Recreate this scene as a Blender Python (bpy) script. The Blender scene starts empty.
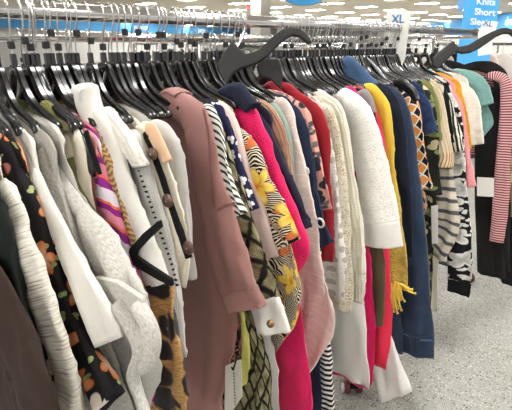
import bpy, math, random
from mathutils import Vector, noise
C = bpy.context.scene.collection
PI = math.pi
random.seed(7)

# ---------------------------------------------------------------- camera, world, exposure
SC = bpy.context.scene
cam_data = bpy.data.cameras.new('camera'); cam = bpy.data.objects.new('camera', cam_data); C.objects.link(cam)
cam.location = (0.9411, 0.0, 1.4408)
cam.rotation_euler = (PI/2 - 0.343587, 0, math.radians(43.7173))
cam_data.sensor_fit = 'HORIZONTAL'; cam_data.sensor_width = 36.0; cam_data.lens = 450.0/512*36.0
cam_data.clip_start = 0.02; cam_data.clip_end = 300
SC.camera = cam
world = bpy.data.worlds.new('world'); SC.world = world; world.use_nodes = True
world.node_tree.nodes['Background'].inputs[0].default_value = (1.0, 0.98, 0.95, 1)
world.node_tree.nodes['Background'].inputs[1].default_value = 1.0
LAMP = 38.0
SC.view_settings.view_transform = 'Standard'; SC.view_settings.look = 'None'
SC.view_settings.exposure = 0.16; SC.view_settings.gamma = 1.0; SC.view_settings.use_curve_mapping = False

# ---------------------------------------------------------------- node helper
class M:
    def __init__(s, name, rough=.85, spec=.3, metal=0, sheen=0):
        s.m = bpy.data.materials.new(name); s.m.use_nodes = True
        s.t = s.m.node_tree; s.b = s.t.nodes['Principled BSDF']
        s.b.inputs['Roughness'].default_value = rough
        s.b.inputs['Specular IOR Level'].default_value = spec
        s.b.inputs['Metallic'].default_value = metal
        if sheen: s.b.inputs['Sheen Weight'].default_value = sheen
    def n(s, t, **k):
        x = s.t.nodes.new(t)
        for a, v in k.items(): setattr(x, a, v)
        return x
    def put(s, sock, v):
        if hasattr(v, 'links') or isinstance(v, bpy.types.NodeSocket): s.t.links.new(v, sock)
        elif isinstance(v, (tuple, list)) and len(v) == 3 and sock.type == 'RGBA': sock.default_value = (*v, 1)
        else: sock.default_value = v
    def uv(s, sx=1, sy=1, rot=0, obj=False, dx=0, dy=0):
        tc = s.n('ShaderNodeTexCoord'); mp = s.n('ShaderNodeMapping')
        s.t.links.new(tc.outputs['Object' if obj else 'UV'], mp.inputs[0])
        mp.inputs['Scale'].default_value = (sx, sy, 1); mp.inputs['Rotation'].default_value = (0, 0, rot)
        mp.inputs['Location'].default_value = (dx, dy, 0)
        return mp.outputs[0]
    def math(s, op, a, b=None, c=None):
        x = s.n('ShaderNodeMath', operation=op); s.put(x.inputs[0], a)
        if b is not None: s.put(x.inputs[1], b)
        if c is not None: s.put(x.inputs[2], c)
        return x.outputs[0]
    def vmath(s, op, a, b):
        x = s.n('ShaderNodeVectorMath', operation=op); s.put(x.inputs[0], a); s.put(x.inputs[1], b)
        return x.outputs['Value'] if op in ('LENGTH', 'DOT_PRODUCT') else x.outputs[0]
    def noise(s, v, scale, detail=2, rough=.5, dist=0, col=False):
        x = s.n('ShaderNodeTexNoise'); s.put(x.inputs['Vector'], v); x.inputs['Scale'].default_value = scale
        x.inputs['Detail'].default_value = detail; x.inputs['Roughness'].default_value = rough
        x.inputs['Distortion'].default_value = dist
        return x.outputs['Color' if col else 0]
    def vor(s, v, scale, feature='F1', rnd=1.0, out='Distance', dim='2D'):
        x = s.n('ShaderNodeTexVoronoi', feature=feature); x.voronoi_dimensions = dim
        s.put(x.inputs['Vector'], v); x.inputs['Scale'].default_value = scale
        x.inputs['Randomness'].default_value = rnd
        return x if out is None else x.outputs[out]
    def sep(s, v):
        x = s.n('ShaderNodeSeparateXYZ'); s.put(x.inputs[0], v); return x.outputs
    def step(s, v, lo, hi):                 # 0 below lo, 1 above hi
        x = s.n('ShaderNodeMapRange'); s.put(x.inputs[0], v); x.inputs[1].default_value = lo; x.inputs[2].default_value = hi
        return x.outputs[0]
    def mix(s, f, a, b):
        x = s.n('ShaderNodeMix', data_type='RGBA'); s.put(x.inputs[0], f); s.put(x.inputs[6], a); s.put(x.inputs[7], b)
        return x.outputs[2]
    def ramp(s, f, stops, const=False):
        x = s.n('ShaderNodeValToRGB'); s.put(x.inputs[0], f); e = x.color_ramp.elements
        if const: x.color_ramp.interpolation = 'CONSTANT'
        e[0].position = stops[0][0]; e[0].color = (*stops[0][1], 1); e[1].position = stops[-1][0]; e[1].color = (*stops[-1][1], 1)
        for p, c in stops[1:-1]:
            q = e.new(p); q.color = (*c, 1)
        return x.outputs[0]
    def stripe(s, v, per, duty=.5, ax=1, soft=.06):   # 1 inside the stripe
        c = s.sep(v)[ax]; f = s.math('FRACT', s.math('DIVIDE', c, per))
        t = s.math('ABSOLUTE', s.math('SUBTRACT', f, .5))
        return s.step(t, duty/2+soft/2, duty/2-soft/2)
    def flower(s, v, scale, petals=5, R=.42, rnd=.8, inner=.1):
        x = s.vor(v, scale, out=None, rnd=rnd)
        d = s.vmath('SUBTRACT', v, x.outputs['Position']); r = s.math('MULTIPLY', s.vmath('LENGTH', d, (0, 0, 0)), scale)
        o = s.sep(d); a = s.math('ARCTAN2', o[1], o[0]); cr = s.sep(x.outputs['Color'])
        a = s.math('ADD', a, s.math('MULTIPLY', cr[0], 6.0))
        p = s.math('ABSOLUTE', s.math('COSINE', s.math('MULTIPLY', a, petals/2)))
        lim = s.math('MULTIPLY_ADD', p, R*.6, R*.4)
        q = s.math('DIVIDE', r, lim)
        return s.step(q, 1.03, .93), r, cr[1], q
    def color(s, c): s.put(s.b.inputs['Base Color'], c); return s
    def bump(s, h, strength=.3, dist=.002):
        x = s.n('ShaderNodeBump'); s.put(x.inputs['Height'], h); x.inputs['Strength'].default_value = strength
        x.inputs['Distance'].default_value = dist; s.t.links.new(x.outputs[0], s.b.inputs['Normal']); return s
MATS = {}
def weave(m, v=None, scale=900, st=.25):
    v = v or m.uv(); m.bump(m.math('ADD', m.noise(v, scale, 2), m.math('MULTIPLY', m.noise(v, 30, 3), .8)), st, .0018)
def plain(name, c, var=.06, rough=.88, st=.3, sheen=.15, spec=.2, sc=25):
    m = M(name, rough, spec, sheen=sheen*(.15 if max(c) < .06 else 1)); v = m.uv()
    f = m.noise(v, 420, 2); c2 = tuple(max(0, x*(1-var*2.2)) for x in c); c1 = tuple(min(1, x*(1+var)) for x in c)
    m.color(m.mix(f, c2, c1)); weave(m, v, 900, st); MATS[name] = m.m
def S(r, g, b): return tuple(((c/255)/12.92 if c/255 <= .04045 else ((c/255+.055)/1.055)**2.4) for c in (r, g, b))
for nm, c in dict(brown=(54,41,36), blackgreen=(32,36,34), black=(22,22,23), white=(222,219,212), olive_plain=(118,120,70), salmon=(214,142,136),
        white_cotton=(226,224,219), peach=(222,184,152), pale_grey=(190,188,184), mauve=(152,111,105), mauve_dark=(136,92,90), lime=(222,220,120),
        navy_plain=(40,43,62), sage=(136,156,146), red=(150,28,40), red_dark=(128,24,34), black_soft=(28,28,30), grey_plain=(132,130,130), drab=(84,74,52),
        coral=(226,48,78), mustard_plain=(212,184,62), yellow_plain=(218,182,70), navy_smooth=(29,33,48), blue=(34,48,86), pink_light=(226,148,152),
        orange=(232,128,74), black_matte=(34,33,33), tan_skirt=(132,104,74), pin_cream=(218,210,192), cream=(226,218,198)).items():
    plain(nm, S(*c), spec=.12 if nm in ('black','black_soft','black_matte','blackgreen') else .2)
def heather(name, c1, c2):
    m = M(name, .92, .1, sheen=.2); v = m.uv(600, 140); f = m.noise(v, 1, 3, .65)
    m.color(m.ramp(f, [(.3, c2), (.62, c1)])); weave(m, m.uv(), 700, .35); MATS[name] = m.m
heather('grey_heather', S(178,174,166), S(128,124,118)); heather('pale_heather', S(206,203,196), S(160,157,150))
def knit(name, c, per=.006, st=.9, ax=0, dark=.72):
    m = M(name, .95, .1, sheen=.25); v = m.uv(); x = m.sep(v)
    w = m.math('ABSOLUTE', m.math('SINE', m.math('MULTIPLY', m.math('ADD', x[ax], m.math('MULTIPLY', m.noise(v, 40), .004)), PI/per)))
    w2 = m.math('ABSOLUTE', m.math('SINE', m.math('MULTIPLY', x[1-ax], PI/(per*.8))))
    h = m.math('MULTIPLY_ADD', w2, .35, w); m.color(m.mix(m.noise(v, 300), tuple(k*dark for k in c), c)); m.bump(h, st, .003); MATS[name] = m.m
knit('olive_knit', S(134,132,70)); knit('white_knit', S(232,228,218), .009, .6, dark=.9); knit('tan_peach', S(190,146,122), .008, .6)
knit('mustard_knit', S(226,160,26), .011, .9, 1, .8); knit('cream_knit', S(222,202,170), .008, .6, dark=.9); knit('ivory', S(226,220,202), .010, .5, 0, .93)
knit('cream_slub', S(226,216,196), .016, .35, 0, .93); knit('ivory_gather', S(230,226,210), .012, 1.0, 0, .93)
def fuzzy(name, c, dark=.75, sc=160):
    m = M(name, .98, .05, sheen=.5); v = m.uv(); f = m.noise(v, sc, 4, .7)
    m.color(m.ramp(f, [(.3, tuple(k*dark for k in c)), (.65, c)])); m.bump(f, 1.0, .006); MATS[name] = m.m
fuzzy('teal', S(120,164,158)); fuzzy('fluffy_white', S(236,232,222), .88, 120)
# space-dyed rib
m = M('spacedye', .95, .1, sheen=.2); v = m.uv(18, 330); f = m.noise(v, 1, 3, .6); x = m.sep(m.uv())
m.color(m.ramp(f, [(.34, S(150,144,134)), (.45, S(206,200,188)), (.62, S(232,227,214))]))
m.bump(m.math('ABSOLUTE', m.math('SINE', m.math('MULTIPLY', m.math('ADD', x[1], m.math('MULTIPLY', m.noise(m.uv(), 22), .01)), PI/.0055))), .3, .0015); MATS['spacedye'] = m.m
def floral(name, base, cols, leaf, scale=9, R=.4, petals=5, lscale=14, centre=None, lR=.3, keep=.0):
    m = M(name, .8, .15); v = m.uv(); vw = m.vmath('ADD', v, m.vmath('SCALE', m.noise(v, 12, 2, col=True), (0, 0, 0)))
    lf, r2, k2, q2 = m.flower(m.uv(1, 1.8, .7, dx=.3), lscale, 2, lR*1.3); lf = m.math('MULTIPLY', lf, m.math('GREATER_THAN', k2, .35))
    fl, r, k, q = m.flower(v, scale, petals, R); fl = m.math('MULTIPLY', fl, m.math('GREATER_THAN', k, keep))
    fc = m.ramp(m.math('FRACT', m.math('MULTIPLY', k, 7.3)), [(i/len(cols), c) for i, c in enumerate(cols)] + [(1, cols[-1])], True)
    fc = m.mix(m.step(q, .2, .9), m.mix(.5, fc, centre or cols[0]), fc)
    c = m.mix(lf, base, m.ramp(m.noise(v, 60), [(.35, leaf[0]), (.6, leaf[-1])])); c = m.mix(fl, c, fc)
    m.color(c); weave(m, v, 900, .2); MATS[name] = m.m
floral('floral_black', S(30,28,30), [S(206,118,60), S(232,222,212), S(222,150,96), S(198,120,108)], (S(112,132,78), S(160,172,120)), 14, .42, 5, 19, S(236,226,214), keep=.42, lR=.2)
floral('dark_floral', S(40,32,36), [S(186,140,120), S(120,60,70)], (S(110,96,84), S(170,150,130)), 26, .45, 5, 40)
floral('leaf_dark', S(36,40,36), [S(200,186,150), S(96,110,72)], (S(92,108,62), S(140,146,100)), 14, .3, 2, 13, keep=.4)
floral('bw_floral', S(24,24,26), [S(226,224,218), S(206,204,200)], (S(190,190,188), S(225,225,220)), 11, .52, 4, 20, S(40,40,42))
floral('blush_feather', S(216,160,146), [S(52,52,60), S(216,206,190), S(120,110,116)], (S(60,58,64), S(110,102,104)), 20, .42, 2, 26, keep=.2)
# diagonal magenta stripe
m = M('magenta_stripe', .8, .15); v = m.uv(1, 1, .55); f = m.math('FRACT', m.math('DIVIDE', m.sep(v)[1], .085))
m.color(m.ramp(f, [(0, S(140,40,132)), (.2, S(236,110,84)), (.27, S(226,140,160)), (.5, S(140,40,132)), (.64, S(236,110,84)), (.7, S(222,212,220)), (1, S(222,212,220))], True)); weave(m); MATS['magenta_stripe'] = m.m
# zigzag knit
m = M('tan_zigzag', .95, .1); v = m.uv(); x = m.sep(v); z = m.math('PINGPONG', x[0], .006); f = m.math('FRACT', m.math('DIVIDE', m.math('ADD', x[1], z), .011))
m.color(m.ramp(f, [(0, S(188,150,96)), (.45, S(128,92,52)), (.75, S(206,178,130))])); m.bump(f, .6, .002); MATS['tan_zigzag'] = m.m
# leopard
m = M('leopard', .85, .15, sheen=.2); v = m.uv(1, .8); nv = m.vmath('ADD', v, m.vmath('MULTIPLY', m.noise(v, 25, 2, col=True), (.03, .03, 0)))
r = m.vor(nv, 15, rnd=.9); blob = m.step(r, .44, .36); core = m.step(m.noise(nv, 30), .62, .7)
fur = m.ramp(m.noise(m.uv(60, 300), 1, 3), [(.3, S(140,98,52)), (.65, S(206,164,104))])
m.color(m.mix(m.math('MULTIPLY', blob, m.math('SUBTRACT', 1, core)), fur, S(30,26,26))); weave(m); MATS['leopard'] = m.m
# snakeskin
m = M('snake', .8, .15); v = m.uv(1, .62, .7); nv = m.vmath('ADD', v, m.vmath('MULTIPLY', m.noise(v, 30, 2, col=True), (.012, .012, 0)))
e = m.vor(nv, 32, 'DISTANCE_TO_EDGE', .35); fine = m.vor(m.uv(1, 1, .78), 240, 'DISTANCE_TO_EDGE', .15)
body = m.ramp(m.noise(nv, 40, 3), [(.3, S(66,60,44)), (.45, S(142,136,98)), (.68, S(204,198,162))])
body = m.mix(m.step(fine, .12, .06), body, S(78,72,48)); m.color(m.mix(m.step(e, .17, .09), body, S(34,32,30))); weave(m); MATS['snake'] = m.m
# birds on navy
m = M('birds', .8, .15); fl, r, k, q = m.flower(m.uv(1, 1, .5), 36, 3, .42, .9); fl = m.math('MULTIPLY', fl, m.math('GREATER_THAN', k, .45))
m.color(m.mix(fl, S(36,36,66), S(224,222,226))); weave(m); MATS['birds'] = m.m
# tiger leaf with yellow flowers
m = M('tiger', .8, .15); v = m.uv(1, 1, .5); nz = m.noise(v, 16, 2)
f = m.math('SINE', m.math('ADD', m.math('MULTIPLY', m.sep(v)[1], 950), m.math('MULTIPLY', nz, 60)))
zz = m.mix(m.step(f, .1, .4), S(30,24,26), S(226,214,190)); fl, r, k, q = m.flower(m.uv(dx=.05, dy=.03), 9.5, 6, .47, .7); fl = m.math('MULTIPLY', fl, m.math('GREATER_THAN', k, .42))
yc = m.ramp(q, [(0, S(196,84,40)), (.3, S(226,184,60)), (.75, S(238,214,112)), (1, S(180,116,40))]); lf, _, k2, _ = m.flower(m.uv(1, 1.6, 1.1), 17, 2, .4)
zz = m.mix(m.math('MULTIPLY', lf, m.math('GREATER_THAN', k2, .55)), zz, S(196,106,62)); m.color(m.mix(fl, zz, yc)); weave(m); MATS['tiger'] = m.m
# punched / embroidered cottons
def eyelet(name, c, hole, scale=60, r=.16, big=0, bumpst=.6, edge=True):
    m = M(name, .9, .1, sheen=.15); v = m.uv(); nv = v
    d = m.vor(v, scale, rnd=.35); h = m.step(d, r+.05, r)
    lat = m.vor(m.uv(1, .8, .78), 13, 'DISTANCE_TO_EDGE', .3); near = m.step(lat, .12, .07) if edge else 1.0
    hm = m.math('MULTIPLY', h, near)
    if big:
        g = m.vor(m.uv(dx=.2), 26, rnd=.4); hm = m.math('MAXIMUM', hm, m.step(g, .27, .24))
    m.color(m.mix(m.math('MULTIPLY', hm, .85), m.mix(m.noise(v, 300), tuple(k*.92 for k in c), c), hole))
    m.bump(m.math('ADD', m.math('SUBTRACT', 1, hm), m.math('MULTIPLY', m.noise(v, 50, 3), .6)), bumpst, .002); MATS[name] = m.m
eyelet('pink_eyelet', S(218,34,96), S(104,8,42), 150, .22); eyelet('pink_eyelet2', S(222,28,98), S(110,8,44), 130, .24)
eyelet('white_bigeyelet', S(232,228,222), S(170,162,154), 110, .2, 1); eyelet('grey_eyelet', S(200,198,194), S(150,148,144), 230, .2, edge=False)
def lace(name, c, bg, scale, cover, st=1.0):
    m = M(name, .92, .1, sheen=.15); v = m.uv(); nv = m.vmath('ADD', v, m.vmath('MULTIPLY', m.noise(v, 45, 2, col=True), (.02, .02, 0)))
    fl, r, k, q = m.flower(nv, scale, 6, .55, .7); e = m.vor(nv, scale*3.2, 'DISTANCE_TO_EDGE', .8)
    net = m.step(e, .16, .08); k2 = m.math('MAXIMUM', m.math('MULTIPLY', fl, m.math('ABSOLUTE', m.math('SINE', m.math('MULTIPLY', q, 7)))), net)
    m.color(m.mix(k2, m.mix(cover, bg, c), c)); m.bump(m.math('ADD', k2, m.math('MULTIPLY', m.noise(v, 120, 3), .5)), st, .003); MATS[name] = m.m
lace('crochet', S(236,230,212), S(190,172,134), 38, .15, .8); lace('white_lace', S(242,240,234), S(226,221,212), 34, .4, .6); lace('yellow_lace', S(230,202,96), S(176,138,56), 50, .2)
# satins / pleats
plain('blush_satin', S(222,196,190), .03, .5, .12, 0, .35)
m = M('blush_pleat', .9, .1, sheen=.2); v = m.uv(1, 1, .35); f = m.math('FRACT', m.math('DIVIDE', m.math('ADD', m.sep(v)[1], m.math('MULTIPLY', m.noise(v, 14), .02)), .03))
m.color(m.mix(m.step(f, .9, 1.0), m.mix(m.noise(m.uv(), 250), S(206,182,174), S(230,210,202)), S(240,226,220))); m.bump(f, .7, .003); MATS['blush_pleat'] = m.m
# stripes
def stripes(name, a, b, per, duty, ax=1, rot=0, rough=.88, wob=0):
    m = M(name, rough, .12); v = m.uv(rot=rot)
    if wob: v = m.vmath('ADD', v, m.vmath('MULTIPLY', m.noise(v, 10, 2, col=True), (wob, wob, 0)))
    m.color(m.mix(m.stripe(v, per, duty, ax, .1), a, b)); weave(m); MATS[name] = m.m
stripes('green_stripe', S(228,226,220), S(24,54,46), .010, .4, 1, 1.0); stripes('tan_stripe', S(226,206,172), S(170,132,90), .007, .4, 0)
stripes('wide_stripe', S(206,196,180), S(84,84,90), .05, .34, 1, .25, wob=.02); stripes('pinstripe', S(220,216,202), S(40,40,40), .012, .5, 0, .1)
stripes('burgundy_stripe', S(216,180,178), S(136,58,72), .0135, .55, 1, .1); stripes('bw_band', S(232,230,226), S(24,24,26), .02, .5, 1)
# diamond check
m = M('argyle', .85, .12); v = m.uv(1.25, .8, .78); x = m.sep(v); k = .026
a = m.math('FLOOR', m.math('DIVIDE', x[0], k)); b = m.math('FLOOR', m.math('DIVIDE', x[1], k))
c = m.math('FLOORED_MODULO', m.math('ADD', a, b), 2)
col = m.mix(c, S(34,30,34), S(220,142,70))
ed = m.math('MAXIMUM', m.math('SUBTRACT', 1, m.stripe(v, k, .86, 0, .04)), m.math('SUBTRACT', 1, m.stripe(v, k, .86, 1, .04))); m.color(m.mix(ed, col, S(232,226,214))); weave(m); MATS['argyle'] = m.m
# denims
def denim(name, c1, c2):
    m = M(name, .9, .1, sheen=.15); v = m.uv(1, 1, .6); f = m.noise(m.uv(900, 260, .6), 1, 2); g = m.noise(m.uv(), 14, 3)
    m.color(m.mix(g, m.mix(f, c1, c2), m.mix(f, c2, tuple(min(1, k*1.5) for k in c2)))); m.bump(m.math('ADD', f, m.noise(m.uv(), 60, 3)), .4, .002); MATS[name] = m.m
denim('denim', S(26,34,50), S(42,55,76)); denim('denim_light', S(38,56,82), S(62,86,116)); denim('dark_denim', S(26,33,46), S(42,52,70))
plain('navy_rings', S(34,44,66)); plain('ring_white', S(226,224,220)); plain('brown_button', S(92,66,54), .25, .35, .1, 0, .5); plain('paper', S(232,230,224), .01, .8, .02, 0)
# hard materials
def hard(name, c, rough, metal=0, spec=.5, bumpst=0, sc=60):
    m = M(name, rough, spec, metal); v = m.uv(obj=True); f = m.noise(v, sc, 3)
    m.color(m.mix(f, tuple(k*.9 for k in c), c)); m.put(m.b.inputs['Roughness'], m.math('MULTIPLY_ADD', f, .12, rough-.05))
    if bumpst: m.bump(f, bumpst, .001)
    MATS[name] = m.m
hard('chrome', (.78,.78,.79), .14, 1); hard('wire', (.72,.72,.72), .22, 1); hard('hanger_black', S(24,24,25), .2, 0, .7); hard('hanger_matte', S(29,28,28), .5, 0, .4, .2, 300)
hard('clip_black', S(24,24,25), .5); hard('bronze', S(150,120,80), .35, .8); hard('wheel_red', S(84,26,34), .4); hard('wheel_hub', S(206,200,194), .4); hard('tag_white', S(226,225,218), .6)
hard('sign_blue', S(72,170,236), .5); hard('sign_lightblue', S(110,164,220), .5); hard('sign_text', S(240,244,248), .5); hard('text_blue', S(60,120,180), .5)
hard('wall_white', S(214,212,208), .9, 0, .2); hard('column_paint', S(210,204,196), .9, 0, .2); hard('exit_red', S(190,60,60), .5); hard('dark_metal', S(60,60,62), .4, .6)
# speckled floor
m = M('floor_speckle', .55, .35); v = m.uv(obj=True); a = m.vor(v, 82, out=None, dim='3D'); b = m.vor(v, 150, out=None, dim='3D')
ca = m.sep(a.outputs['Color']); cb = m.sep(b.outputs['Color'])
c = m.mix(m.noise(v, 300), S(138,136,130), S(168,166,158))
c = m.mix(m.math('MULTIPLY', m.math('GREATER_THAN', cb[1], .74), m.step(b.outputs['Distance'], .45, .38)), c, S(206,204,198))
c = m.mix(m.math('MULTIPLY', m.math('GREATER_THAN', cb[0], .74), m.step(b.outputs['Distance'], .45, .38)), c, S(96,92,86))
c = m.mix(m.math('MULTIPLY', m.math('GREATER_THAN', ca[0], .81), m.step(a.outputs['Distance'], .36, .30)), c, S(58,54,50))
m.color(m.mix(m.math('MULTIPLY', m.noise(v, 2.2, 3), .25), c, S(140,138,134))); MATS['floor_speckle'] = m.m
m = M('ceiling_tile', .95, .1); v = m.uv(obj=True); br = m.math('MAXIMUM', m.stripe(v, 1.2, .015, 0, .005), m.stripe(v, 1.2, .015, 1, .005))
m.color(m.mix(br, S(218,210,196), S(190,184,172))); MATS['ceiling_tile'] = m.m
m = M('lamp_panel'); m.b.inputs['Emission Color'].default_value = (1, .985, .955, 1); m.b.inputs['Emission Strength'].default_value = LAMP; MATS['lamp_panel'] = m.m

# ---------------------------------------------------------------- geometry helpers
def link(name, verts, faces, mat, parent=None, uvs=None, smooth=True, loc=(0, 0, 0)):
    me = bpy.data.meshes.new(name); me.from_pydata([tuple(v) for v in verts], [], faces)
    if uvs:
        l = me.uv_layers.new(name='UVMap')
        for i, lp in enumerate(me.loops): l.data[i].uv = uvs[lp.vertex_index]
    me.materials.append(MATS[mat])
    for p in me.polygons: p.use_smooth = smooth
    o = bpy.data.objects.new(name, me); C.objects.link(o); o.location = loc
    if parent: o.parent = parent
    me.update(); return o
def thing(name, label, cat, loc=(0, 0, 0), rz=0, group=None):
    o = bpy.data.objects.new(name, None); C.objects.link(o); o.location = loc; o.rotation_euler = (0, 0, rz)
    o.empty_display_size = .05; o['label'] = label; o['category'] = cat
    if group: o['group'] = group
    return o
def tag(o, label, cat, group=None):
    o['label'] = label; o['category'] = cat
    if group: o['group'] = group
    return o
def tube_data(pts, r, n=8, V=None, F=None):
    V = [] if V is None else V; F = [] if F is None else F
    P = [Vector(p) for p in pts]; base = len(V); prev = None
    for i, p in enumerate(P):
        t = (P[min(i+1, len(P)-1)] - P[max(i-1, 0)]).normalized()
        a = prev if prev is not None else (Vector((0, 0, 1)) if abs(t.z) < .9 else Vector((0, 1, 0)))
        a = (a - t*a.dot(t)).normalized(); prev = a; b = t.cross(a); rr = r[i] if isinstance(r, (list, tuple)) else r
        for k in range(n):
            g = 2*PI*k/n; V.append(p + a*math.cos(g)*rr + b*math.sin(g)*rr)
    for i in range(len(P)-1):
        for k in range(n):
            F.append((base+i*n+k, base+i*n+(k+1) % n, base+(i+1)*n+(k+1) % n, base+(i+1)*n+k))
    F.append(tuple(base+k for k in range(n))[::-1]); F.append(tuple(base+(len(P)-1)*n+k for k in range(n)))
    return V, F
def tube(name, pts, r, mat, parent=None, n=10, loc=(0, 0, 0)):
    V, F = tube_data(pts, r, n); return link(name, V, F, mat, parent, loc=loc)
def box_data(x0, x1, y0, y1, z0, z1, V=None, F=None, bev=0):
    V = [] if V is None else V; F = [] if F is None else F; b = len(V)
    V += [Vector(v) for v in ((x0,y0,z0),(x1,y0,z0),(x1,y1,z0),(x0,y1,z0),(x0,y0,z1),(x1,y0,z1),(x1,y1,z1),(x0,y1,z1))]
    F += [tuple(b+i for i in f) for f in ((3,2,1,0),(4,5,6,7),(0,1,5,4),(1,2,6,5),(2,3,7,6),(3,0,4,7))]
    return V, F
def bevel(o, w, seg=2):
    md = o.modifiers.new('bevel', 'BEVEL'); md.width = w; md.segments = seg; return o
def box(name, b, mat, parent=None, bev=0, loc=(0, 0, 0)):
    V, F = box_data(*b); o = link(name, V, F, mat, parent, smooth=False, loc=loc)
    if bev: bevel(o, bev)
    return o
def prism(name, pts3, normal, th, mat, parent=None, bev=0, loc=(0, 0, 0), uvs=None):
    n = Vector(normal).normalized()*th/2; P = [Vector(p) for p in pts3]; k = len(P)
    V = [p+n for p in P] + [p-n for p in P]
    F = [tuple(range(k)), tuple(range(2*k-1, k-1, -1))] + [(i, i+k, (i+1) % k+k, (i+1) % k) for i in range(k)]
    o = link(name, V, F, mat, parent, smooth=False, loc=loc, uvs=(uvs+uvs) if uvs else None)
    if bev: bevel(o, bev, 3)
    return o
def cr(P, t):                                # Catmull-Rom through tuples, t in 0..len-1
    i = min(int(t), len(P)-2); f = t-i
    a, b, c, d = P[max(i-1, 0)], P[i], P[i+1], P[min(i+2, len(P)-1)]
    return tuple(.5*((2*b[k]) + (-a[k]+c[k])*f + (2*a[k]-5*b[k]+4*c[k]-d[k])*f*f + (-a[k]+3*b[k]-3*c[k]+d[k])*f**3) for k in range(len(b)))
def resample(P, n, t0=0., t1=1.):
    D = [cr(P, j*(len(P)-1)/200) for j in range(201)]; L = [0]
    for j in range(200): L.append(L[-1]+math.hypot(D[j+1][0]-D[j][0], D[j+1][1]-D[j][1]))
    out = []
    for i in range(n):
        s = L[-1]*(t0+(t1-t0)*i/(n-1)); j = 0
        while j < 199 and L[j+1] < s: j += 1
        f = (s-L[j])/max(1e-9, L[j+1]-L[j]); out.append(tuple(D[j][k]*(1-f)+D[j+1][k]*f for k in range(len(D[0]))))
    return out, L[-1]
def sgnpow(v, p): return math.copysign(abs(v)**p, v)
def skin(name, rows, mat, parent, y0, th, amp=1., seed=0, ns=36, v0=0, foldgrow=.3, round_top=True, fold=1., vtot=1.):
    """rows: (centre x, centre z, unit across x, unit across z, half width, distance along); a closed cloth tube with folds and a hollow hem"""
    V, F, U = [], [], []; N = len(rows)
    def ring(r, sc=1., inset=0., tf=1.):
        cx, cz, ax, az, hw, s = r
        for k in range(ns):
            g = 2*PI*k/ns; c = sgnpow(math.cos(g), .85); sn = sgnpow(math.sin(g), .75)
            u = c*hw*sc
            taper = (1-.35*abs(c)**3)
            yy = sn*th/2*sc*taper*tf
            grow = min(1., foldgrow+(1-foldgrow)*s/max(.25, vtot))
            q = Vector((cx*1.3+seed*3.1, cz*1.3, seed*1.7))
            ph = seed*2.3+noise.noise(q*3)*2.5
            fy = fold*amp*.0055*grow*(math.sin(u/.017+ph)+.6*math.sin(u/.009-ph*1.7+s*4))
            rg = noise.noise(Vector((u*20+seed*1.9+s*2.5, s*3.2+seed, sn*.5+seed)))
            w = noise.noise(Vector((u*9+seed, s*7, sn*.6+seed*.37)))*.011*amp*grow + noise.noise(Vector((u*26, s*22+seed, sn)))*.003*amp - (.5-abs(rg))**3*.06*amp*grow + .004*amp*grow
            w += max(0., .10-abs(noise.noise(Vector((u*11+s*9, s*12+seed*2.2, seed)))))*.04*amp
            V.append(Vector((cx+ax*u + ax*c*w*.4, y0+yy+fy+w*.8, cz+az*u+az*c*w*.4 + inset)))
            U.append(((g if k <= ns/2 else g-2*PI)/(2*PI)*4*hw, -s-v0))
    first = rows[0]
    ring(first, .55, 0, .5)
    for i, r in enumerate(rows): ring(r, .88 if i == 0 else 1., 0, .75 if i == 0 else 1.)
    last = rows[-1]; ring(last, .9); up = (last[0]*.6+rows[-3][0]*.4, last[1]*.6+rows[-3][1]*.4, last[2], last[3], last[4]*.85, last[5]); ring(up, .85)
    M_ = N+3
    for i in range(M_-1):
        for k in range(ns):
            F.append((i*ns+k, i*ns+(k+1) % ns, (i+1)*ns+(k+1) % ns, (i+1)*ns+k))
    F.append(tuple(range(ns))[::-1]); F.append(tuple((M_-1)*ns+k for k in range(ns)))
    return link(name, V, F, mat, parent, U)
def sleeve(name, P, mat, parent, th, side=1, t0=0., t1=1., scale=1., amp=1., seed=0, n=52, y0=0., zo=0.):
    R, L = resample(P, n, t0, t1); rows = []; s = t0*L
    for i, (x, z, w) in enumerate(R):
        a = R[max(i-1, 0)]; b = R[min(i+1, n-1)]; tx, tz = b[0]-a[0], b[1]-a[1]; l = math.hypot(tx, tz) or 1; tx /= l; tz /= l
        nx, nz = tz, -tx; w = max(w, .008)
        cx, cz = x+nx*w/2, z+nz*w/2
        if i: s += math.hypot(x-R[i-1][0], z-R[i-1][1])
        rows.append((side*cx, cz-zo, side*-nx, -nz, w/2*scale, s))
    return skin(name, rows, mat, parent, y0, th*scale, amp, seed, vtot=L)

# ---------------------------------------------------------------- measured outlines, in metres
HANGER_A = [(0.036, 0.8563, 1.4457), (0.0696, 0.8738, 1.4163), (0.0834, 0.8895, 1.4212), (0.0947, 0.9039, 1.4286), (0.0967, 0.9094, 1.4359), (0.1031, 0.9216, 1.4481), (0.1126, 0.938, 1.4628), (0.1243, 0.9558, 1.4763), (0.138, 0.9716, 1.4817), (0.1534, 0.9855, 1.48), (0.1693, 0.9952, 1.469), (0.1833, 0.9995, 1.4506), (0.1869, 0.9994, 1.4432), (0.1803, 0.9912, 1.4396), (0.1707, 0.9863, 1.4481), (0.1592, 0.9795, 1.4567), (0.1451, 0.9679, 1.4604), (0.1344, 0.9528, 1.4506), (0.1223, 0.9315, 1.431), (0.1109, 0.9097, 1.409), (0.0979, 0.8894, 1.3931), (0.0831, 0.871, 1.3845), (0.0693, 0.8553, 1.3796), (0.0573, 0.8378, 1.3674), (0.0532, 0.8194, 1.338), (0.034, 0.8132, 1.3625), (0.0223, 0.8141, 1.3869), (0.027, 0.8356, 1.4212)]
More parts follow.
